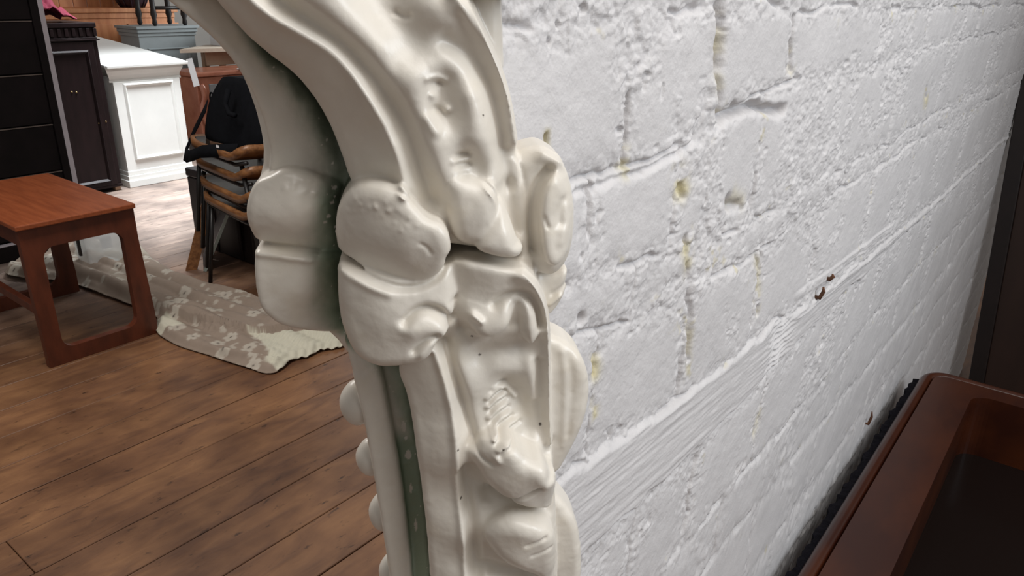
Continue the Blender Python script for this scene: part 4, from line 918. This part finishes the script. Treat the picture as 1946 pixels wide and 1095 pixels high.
def beam(name, m, parent, p0, p1, side, w, d, bev=0.001):
    """straight bar from p0 to p1, w wide along side and d deep away from it"""
    p0, p1 = Vector(p0), Vector(p1); ax = (p1 - p0).normalized(); sd = Vector(side); sd = (sd - ax * sd.dot(ax)).normalized(); nb = ax.cross(sd); L_ = (p1 - p0).length
    m4 = Matrix((sd, nb, ax)).transposed().to_4x4(); m4.translation = p0
    return obj(name, bx(bmesh.new(), 0, w, 0, d, 0, L_, bev, 1, m4), m, parent)
t = beam('leaning_board', M['dark_wood'], None, (-3.585, 1.935, 0.004), (-3.47, 2.075, 0.375), (0.5, 0.86, 0), 0.014, 0.22)
tag(t, 'dark board with a pale green edge leaning under the stacked chairs', 'board')
o = beam('board_edge', M['glass_green'], t, (-3.583, 1.933, 0.004), (-3.468, 2.073, 0.375), (0.5, 0.86, 0), 0.016, -0.004); o['label'] = 'pale green edge'
t = beam('wooden_batten', M['ply'], None, (-3.66, 1.875, 0.0), (-3.60, 2.01, 0.42), (0.5, 0.86, 0), 0.055, 0.018); tag(t, 'pale wooden batten leaning up under the stacked chairs', 'batten')
def build_trunk():
    t = thing('blanket_chest', 'dark wooden chest in shadow behind the legs of the stacked chairs', 'chest', (-3.72, 2.32, 0))
    box('body', M['dark_wood'], t, -0.32, 0.26, -0.16, 0.25, 0.0, 0.40, 0.006); box('lid', M['dark_wood'], t, -0.325, 0.265, -0.165, 0.255, 0.403, 0.45, 0.008)
    for x in (-0.10, 0.14): box('strap', M['red_dark'], t, x, x + 0.03, -0.168, -0.16, 0.01, 0.40, 0.002)
build_trunk()

# ---------------------------------------------------------------- dark furniture at the left
def build_bookcase():
    t = thing('tall_cupboard', 'tall black cupboard of flat boards with a pale right edge, behind the teak table', 'cupboard', (-4.5, 1.15, 0))
    y0, y1, H_ = -0.95, 0.60, 1.95; m = M['ebony']
    box('carcase', m, t, -0.36, -0.03, y0, y1 - 0.012, 0, H_)
    box('edge_strip', M['dark_edge'], t, -0.06, 0.0, y1 - 0.012, y1 + 0.014, 0.0, H_, 0.003); box('stile', m, t, -0.03, 0.0, y1 - 0.05, y1 - 0.012, 0.0, H_, 0.002)  # lit right edge of the cupboard: the light is put into its pale colour
    zs = [0.10, 0.44, 0.695, 0.958, 1.224, 1.50, 1.95]
    for a, b in zip(zs, zs[1:]):
        f = box('front_board', m, t, -0.03, -0.012, y0, y1 - 0.052, a + 0.004, b - 0.008, 0.002)
        if b < 1.9: e = box('rubbed_edge', M['shelf_lip'], f, -0.03, -0.008, y0, y1 - 0.052, b - 0.008, b - 0.003, 0.001)
    pl = box('plinth', m, t, -0.03, 0.012, y0, y1 - 0.047, 0.0, 0.085, 0.003); box('plinth_bead', M['dark_edge'], pl, -0.03, 0.014, y0, y1 - 0.047, 0.086, 0.092, 0.001)
M['shelf_lip'] = mat('rubbed shelf edge', (0.085, 0.065, 0.055), 0.5); M['ebony'] = mat('black stained boards', (0.0060, 0.0036, 0.004), 0.7, var=0.5, scale=7, spec=0.15)
build_bookcase()
def raised_panel(name, m, parent, x, y0, y1, z0, z1, d=0.014, w=0.03, sink=0.008):
    """panel set in a moulded frame, on a front facing +x"""
    bm = bmesh.new(); L_ = [(0.0, 0.0), (w * .35, d), (w * .65, d * .4), (w, -sink), (w + 0.012, -sink), (w + 0.05, -sink * .2)]
    R_ = [[bm.verts.new((x + h_, yy, zz_)) for yy, zz_ in ((y0 + o, z0 + o), (y1 - o, z0 + o), (y1 - o, z1 - o), (y0 + o, z1 - o))] for o, h_ in L_]
    for A_, B_ in zip(R_, R_[1:]):
        for k in range(4): bm.faces.new((A_[k], A_[(k + 1) % 4], B_[(k + 1) % 4], B_[k]))
    bm.faces.new(R_[-1]); return obj(name, bm, m, parent)
def build_dark_cabinet():
    t = thing('dark_cabinet', 'dark mahogany cabinet with a fluted frieze, between the bookcase and white counter', 'cabinet', (-5.6, 2.1, 0))
    y0, y1 = -0.30, 0.392; m = M['red_dark']
    box('carcase', m, t, -0.45, 0.0, y0, y1, 0.03, 1.13, 0.004); box('top', m, t, -0.46, 0.012, y0 - 0.01, y1 + 0.006, 1.13, 1.16, 0.004)
    bm = bmesh.new(); bx(bm, 0.0, 0.010, y0, y1, 1.055, 1.065, 0.002)
    for k in range(15):
        yy = y0 + 0.03 + k * 0.046; bx(bm, 0.0, 0.010, yy, yy + 0.024, 1.072, 1.125, 0.004)
    obj('fluted_frieze', bm, m, t)
    box('moulding', m, t, 0.0, 0.022, y0, y1 + 0.012, 1.046, 1.056, 0.002)
    dr = box('door', m, t, 0.0, 0.016, y0 + 0.02, y1 - 0.035, 0.05, 1.04, 0.003); raised_panel('door_panel', m, dr, 0.0165, y0 + 0.09, y1 - 0.075, 0.075, 0.985)
    for y_, z_ in ((0.16, 0.72), (0.19, 0.715), (0.35, 0.50), (0.30, 0.495)):
        bm = bmesh.new(); bmesh.ops.create_uvsphere(bm, u_segments=10, v_segments=6, radius=0.007, matrix=Matrix.Translation((0.014 if y_ > .32 else 0.017, y_, z_))); obj('stud', bm, M['brass'], t, True)
    box('base', m, t, -0.44, 0.012, y0, y1, 0.03, 0.05, 0.003)
    for y_ in (y0 + 0.01, y1 - 0.05): box('foot', M['tan_board'], t, -0.05, -0.005, y_, y_ + 0.04, 0.0, 0.03, 0.002)
build_dark_cabinet()
def build_counter():
    t = thing('white_counter', 'white painted panelled counter with a moulded top, right of the dark cabinet', 'counter', (-5.62, 2.835, 0), math.radians(0))
    m = M['white_paint']; y0, y1 = -0.285, 0.235; D_ = 1.75
    box('carcase', m, t, -D_, -0.02, y0 + 0.01, y1 - 0.012, 0.0, 0.79, 0.003)
    tilt = Matrix.Translation((0.03, 0, 0.80)) @ Matrix.Rotation(math.radians(4.6), 4, 'Y')
    box('counter_top', m, t, -D_ - 0.05, 0.0, y0 - 0.03, y1 + 0.055, 0.05, 0.075, 0.006, tilt)
    # cornice under the top: cove and fillets swept along the front and side
    prof = [(0.0, 0.755), (0.010, 0.755), (0.010, 0.768), (0.004, 0.775), (0.010, 0.80), (0.026, 0.832), (0.028, 0.85), (0.032, 0.85), (0.032, 0.874), (0.0, 0.874)]
    bm = bmesh.new(); rings = []
    for sx, sy, dx, dy in ((-0.02, y0, 1, -1), (-0.02, y1 - 0.005, 1, 1), (-D_, y1 - 0.005, 0, 1)):
        rings.append([bm.verts.new((sx + dx * a, sy + dy * a, z + (0.08 * (-sx - .02) if sx < -1 else 0))) for a, z in prof])
    for A_, B_ in zip(rings, rings[1:]):
        for k in range(len(prof)): j = (k + 1) % len(prof); bm.faces.new((A_[k], A_[j], B_[j], B_[k]))
    bm.faces.new(rings[0]); bm.faces.new(rings[-1][::-1])
    obj('cornice', bm, m, t)
    dr = box('front_panel', m, t, -0.02, 0.0, y0 + 0.01, y1 - 0.012, 0.10, 0.755, 0.002)
    raised_panel('raised_panel', m, dr, 0.001, y0 + 0.075, y1 - 0.065, 0.19, 0.745, 0.012, 0.035)
    bm = bmesh.new(); bx(bm, -D_, 0.012, y0 + 0.002, y1 - 0.002, 0.0, 0.085, 0.003); bx(bm, -D_, 0.022, y0 - 0.004, y1 + 0.004, 0.0, 0.05, 0.003); bx(bm, -D_, 0.005, y0 + 0.006, y1 - 0.006, 0.085, 0.12, 0.006); obj('skirting', bm, m, t)
build_counter()
def build_cloth():
    nu, nv = 40, 30; U_, V_ = np.meshgrid(np.linspace(0, 1, nu), np.linspace(0, 1, nv))
    y = 2.10 + 0.30 * U_ + 0.03 * fbm(U_ * 3, V_ * 3, 2); x = -5.62 - 0.28 * V_
    h_ = np.interp(U_, [0, .25, .5, .75, 1], [0.27, 0.22, 0.15, 0.09, 0.02]) * np.sin(np.pi * np.clip(V_ * .8 + .12, 0, 1)) ** .7
    z = 1.166 + h_ * (0.8 + 0.5 * np.abs(np.sin(U_ * 9 + 3 * fbm(U_ * 3, V_ * 4, 6)))) + 0.012 * np.abs(fbm(U_ * 8, V_ * 8, 3))
    o = mesh_np('folded_cloth', np.stack([x, y, z], -1).reshape(-1, 3), grid_quads(nv, nu), M['crimson'])
    o.modifiers.new('thickness', 'SOLIDIFY').thickness = 0.005
    tag(o, 'crimson cloth heaped on top of the dark mahogany cabinet', 'cloth')
build_cloth()

# ---------------------------------------------------------------- far clutter behind the counter
def build_dresser():
    t = thing('pine_dresser', 'knotty pine dresser with boarded back, far behind the white counter', 'dresser', (-7.80, 3.95, 0))
    m = M['pine']; y0, y1 = -1.35, 0.33
    box('base', m, t, -0.45, 0.0, y0, y1, 0.0, 1.10, 0.004); box('worktop', m, t, -0.47, 0.03, y0 - 0.02, y1 + 0.03, 1.15, 1.19, 0.006)
    bm = bmesh.new(); bx(bm, -0.02, 0.012, y0, y1, 1.10, 1.15, 0.003); obj('frieze', bm, m, t)
    k = 0; bm = bmesh.new()
    while y0 + k * 0.13 < y1 - 0.02:
        bx(bm, -0.47, -0.45, y0 + k * 0.13 + 0.003, min(y1, y0 + (k + 1) * 0.13 - 0.003), 1.19, 1.95, 0.004); k += 1
    obj('boarded_back', bm, m, t)
    for k in range(3): dr = box('drawer', m, t, 0.0, 0.015, y0 + 0.05 + k * 0.57, y0 + 0.57 + k * 0.57, 0.86, 1.05, 0.004)
build_dresser()
def build_grey_cabinet():
    t = thing('grey_cabinet', 'grey painted cupboard with a moulded top, behind the white counter', 'cupboard', (-7.28, 3.87, 0))
    m = M['grey_paint']; y0, y1 = -0.28, 0.34
    box('carcase', m, t, -0.35, 0.0, y0 + 0.03, y1 - 0.03, 0, 0.98, 0.003)
    bm = bmesh.new(); bx(bm, -0.36, 0.012, y0 + 0.02, y1 - 0.02, 0.955, 0.985, 0.004); bx(bm, -0.37, 0.03, y0 + 0.01, y1 - 0.01, 0.985, 1.02, 0.008); bx(bm, -0.38, 0.045, y0, y1, 1.02, 1.045, 0.003); obj('cornice', bm, m, t)
    raised_panel('door_panel', m, t, 0.001, y0 + 0.1, y1 - 0.1, 0.1, 0.85)
build_grey_cabinet()
def build_barrel():
    t = thing('ribbed_barrel', 'blackened ribbed barrel standing on the pine dresser', 'barrel', (-8.03, 3.98, 1.19))
    bm = bmesh.new(); lathe(bm, [(0.10, 0.0), (0.135, 0.06), (0.165, 0.16), (0.175, 0.26), (0.165, 0.36), (0.135, 0.46), (0.11, 0.5)], 36); obj('staves', bm, M['barrel'], t, True)
    for a in range(12):
        bm = bmesh.new(); c, s = math.cos(a * math.pi / 6), math.sin(a * math.pi / 6)
        tube(bm, [(r * c, r * s, z) for r, z in [(0.103, 0.0), (0.138, 0.06), (0.168, 0.16), (0.178, 0.26), (0.168, 0.36), (0.138, 0.46)]], 0.008, 8); obj('rib', bm, M['barrel'], t, True)
build_barrel()
def build_stool():
    t = thing('dark_stool', 'dark wooden stool with turned legs set on the grey painted cupboard', 'stool', (-7.44, 3.93, 1.046))
    m = M['dark_wood']
    for x, y in ((0.15, -0.13), (0.15, 0.17), (-0.13, -0.13), (-0.13, 0.17)):
        bm = bmesh.new(); lathe(bm, [(0.012, 0.0), (0.024, 0.02), (0.018, 0.06), (0.03, 0.10), (0.022, 0.16), (0.026, 0.3), (0.02, 0.44)], 14, (x, y, 0)); obj('leg', bm, m, t, True)
    box('seat', m, t, -0.2, 0.22, -0.18, 0.22, 0.44, 0.475, 0.01); bm = bmesh.new(); tube(bm, [(0.15, -0.13, 0.16), (0.15, 0.17, 0.16)], 0.016, 10); obj('stretcher', bm, m, t, True)
build_stool()
def build_trestle():
    t = thing('scrubbed_table', 'pale scrubbed table top pointing out beside the white counter', 'table', (-7.0, 4.22, 0))
    bm = bmesh.new(); pts = [(0.35, -0.35), (0.35, 0.62), (-0.35, 0.62), (-0.35, -0.20)]
    extr(bm, [(0.16, -0.46), (0.42, 0.60), (-0.20, 0.60), (-0.22, 0.02)], 0.83, 0.862, 'z'); obj('table_top', bm, M['pale_board'], t)
    box('apron', M['tan_board'], t, 0.12, 0.14, -0.20, 0.5, 0.70, 0.829, 0.003)
    for x, y in ((0.06, -0.20), (0.06, 0.45), (-0.18, 0.45), (-0.18, 0.12)): box('leg', M['tan_board'], t, x, x + 0.05, y, y + 0.05, 0, 0.829, 0.003)
build_trestle()
tag(obj('white_box', bx(bmesh.new(), -7.17, -6.92, 4.27, 4.66, 0.863, 1.02, 0.004), M['paper'], None), 'plain white box on the pale scrubbed table', 'box')
def build_chest():
    t = thing('polished_chest', 'reddish polished wooden chest with a carved corner, behind the black bag', 'chest', (-6.38, 3.92, 0))
    m = M['copper']
    box('body', m, t, -0.4, 0.0, -0.30, 0.42, 0.08, 0.655, 0.006); box('lid', m, t, -0.42, 0.03, -0.33, 0.45, 0.66, 0.70, 0.012)
    bm = bmesh.new(); tube(bm, [(0.02, -0.27 + 0.02 * math.sin(k * .9), 0.60 - 0.045 * k) for k in range(13)], 0.02, 10, [0.016 + 0.012 * abs(math.sin(k * .8 + .5)) for k in range(13)]); obj('carved_corner', bm, m, t, True)
    for y in (-0.28, 0.35): box('foot', m, t, -0.05, 0.0, y, y + 0.06, 0, 0.08, 0.004)
build_chest()
tag(obj('grey_board', bx(bmesh.new(), -6.325, -6.31, 3.70, 3.84, 0.0, 0.60, 0.002, 1, Matrix.Translation((0, 0.0, 0.0))), M['grey_card'], None), 'dark grey board propped against the reddish chest', 'board')
tag(obj('white_card', bx(bmesh.new(), -6.30, -6.285, 3.845, 4.0, 0.0, 0.585, 0.001, 1), M['paper'], None), 'white card standing beside the dark grey board and black bag', 'card')
tag(obj('paper_strip', bx(bmesh.new(), -0.0, 0.003, -0.028, 0.028, 0, 0.235, 0, 1, Matrix.Translation((-6.347, 3.60, 0.59)) @ Matrix.Rotation(math.radians(9), 4, 'X')), M['paper'], None), 'narrow white paper strip propped on the reddish chest, beside the white counter top', 'paper strip')
tag(obj('price_tag', bx(bmesh.new(), -6.40, -6.33, 4.04, 4.16, 0.702, 0.71, 0.001, 1), M['paper'], None), 'small white tag lying on the reddish chest', 'tag')
# rusty nails left in the wall
for i, (y, z, ln, lab) in enumerate([(0.952, 1.040, 0.016, 'rusty nail stub in the wall below the timber break, larger of the pair'), (0.985, 1.056, 0.008, 'tiny rusty nail stub just above the larger nail in the wall'), (1.475, 0.605, 0.03, 'rusty bent nail low on the wall near the rosewood table')]):
    bm = bmesh.new(); tube(bm, [(WALL_X - 0.006, y, z), (WALL_X + 0.006, y, z + 0.001), (WALL_X + 0.009, y + 0.002, z + ln * .6), (WALL_X + 0.008, y + 0.001, z + ln)], 0.0028, 8, [0.0022, 0.0030, 0.0026, 0.0012]); tag(obj('rusty_nail', bm, M['rust'], None, True), lab, 'nail', 'rusty nails in the stone wall')
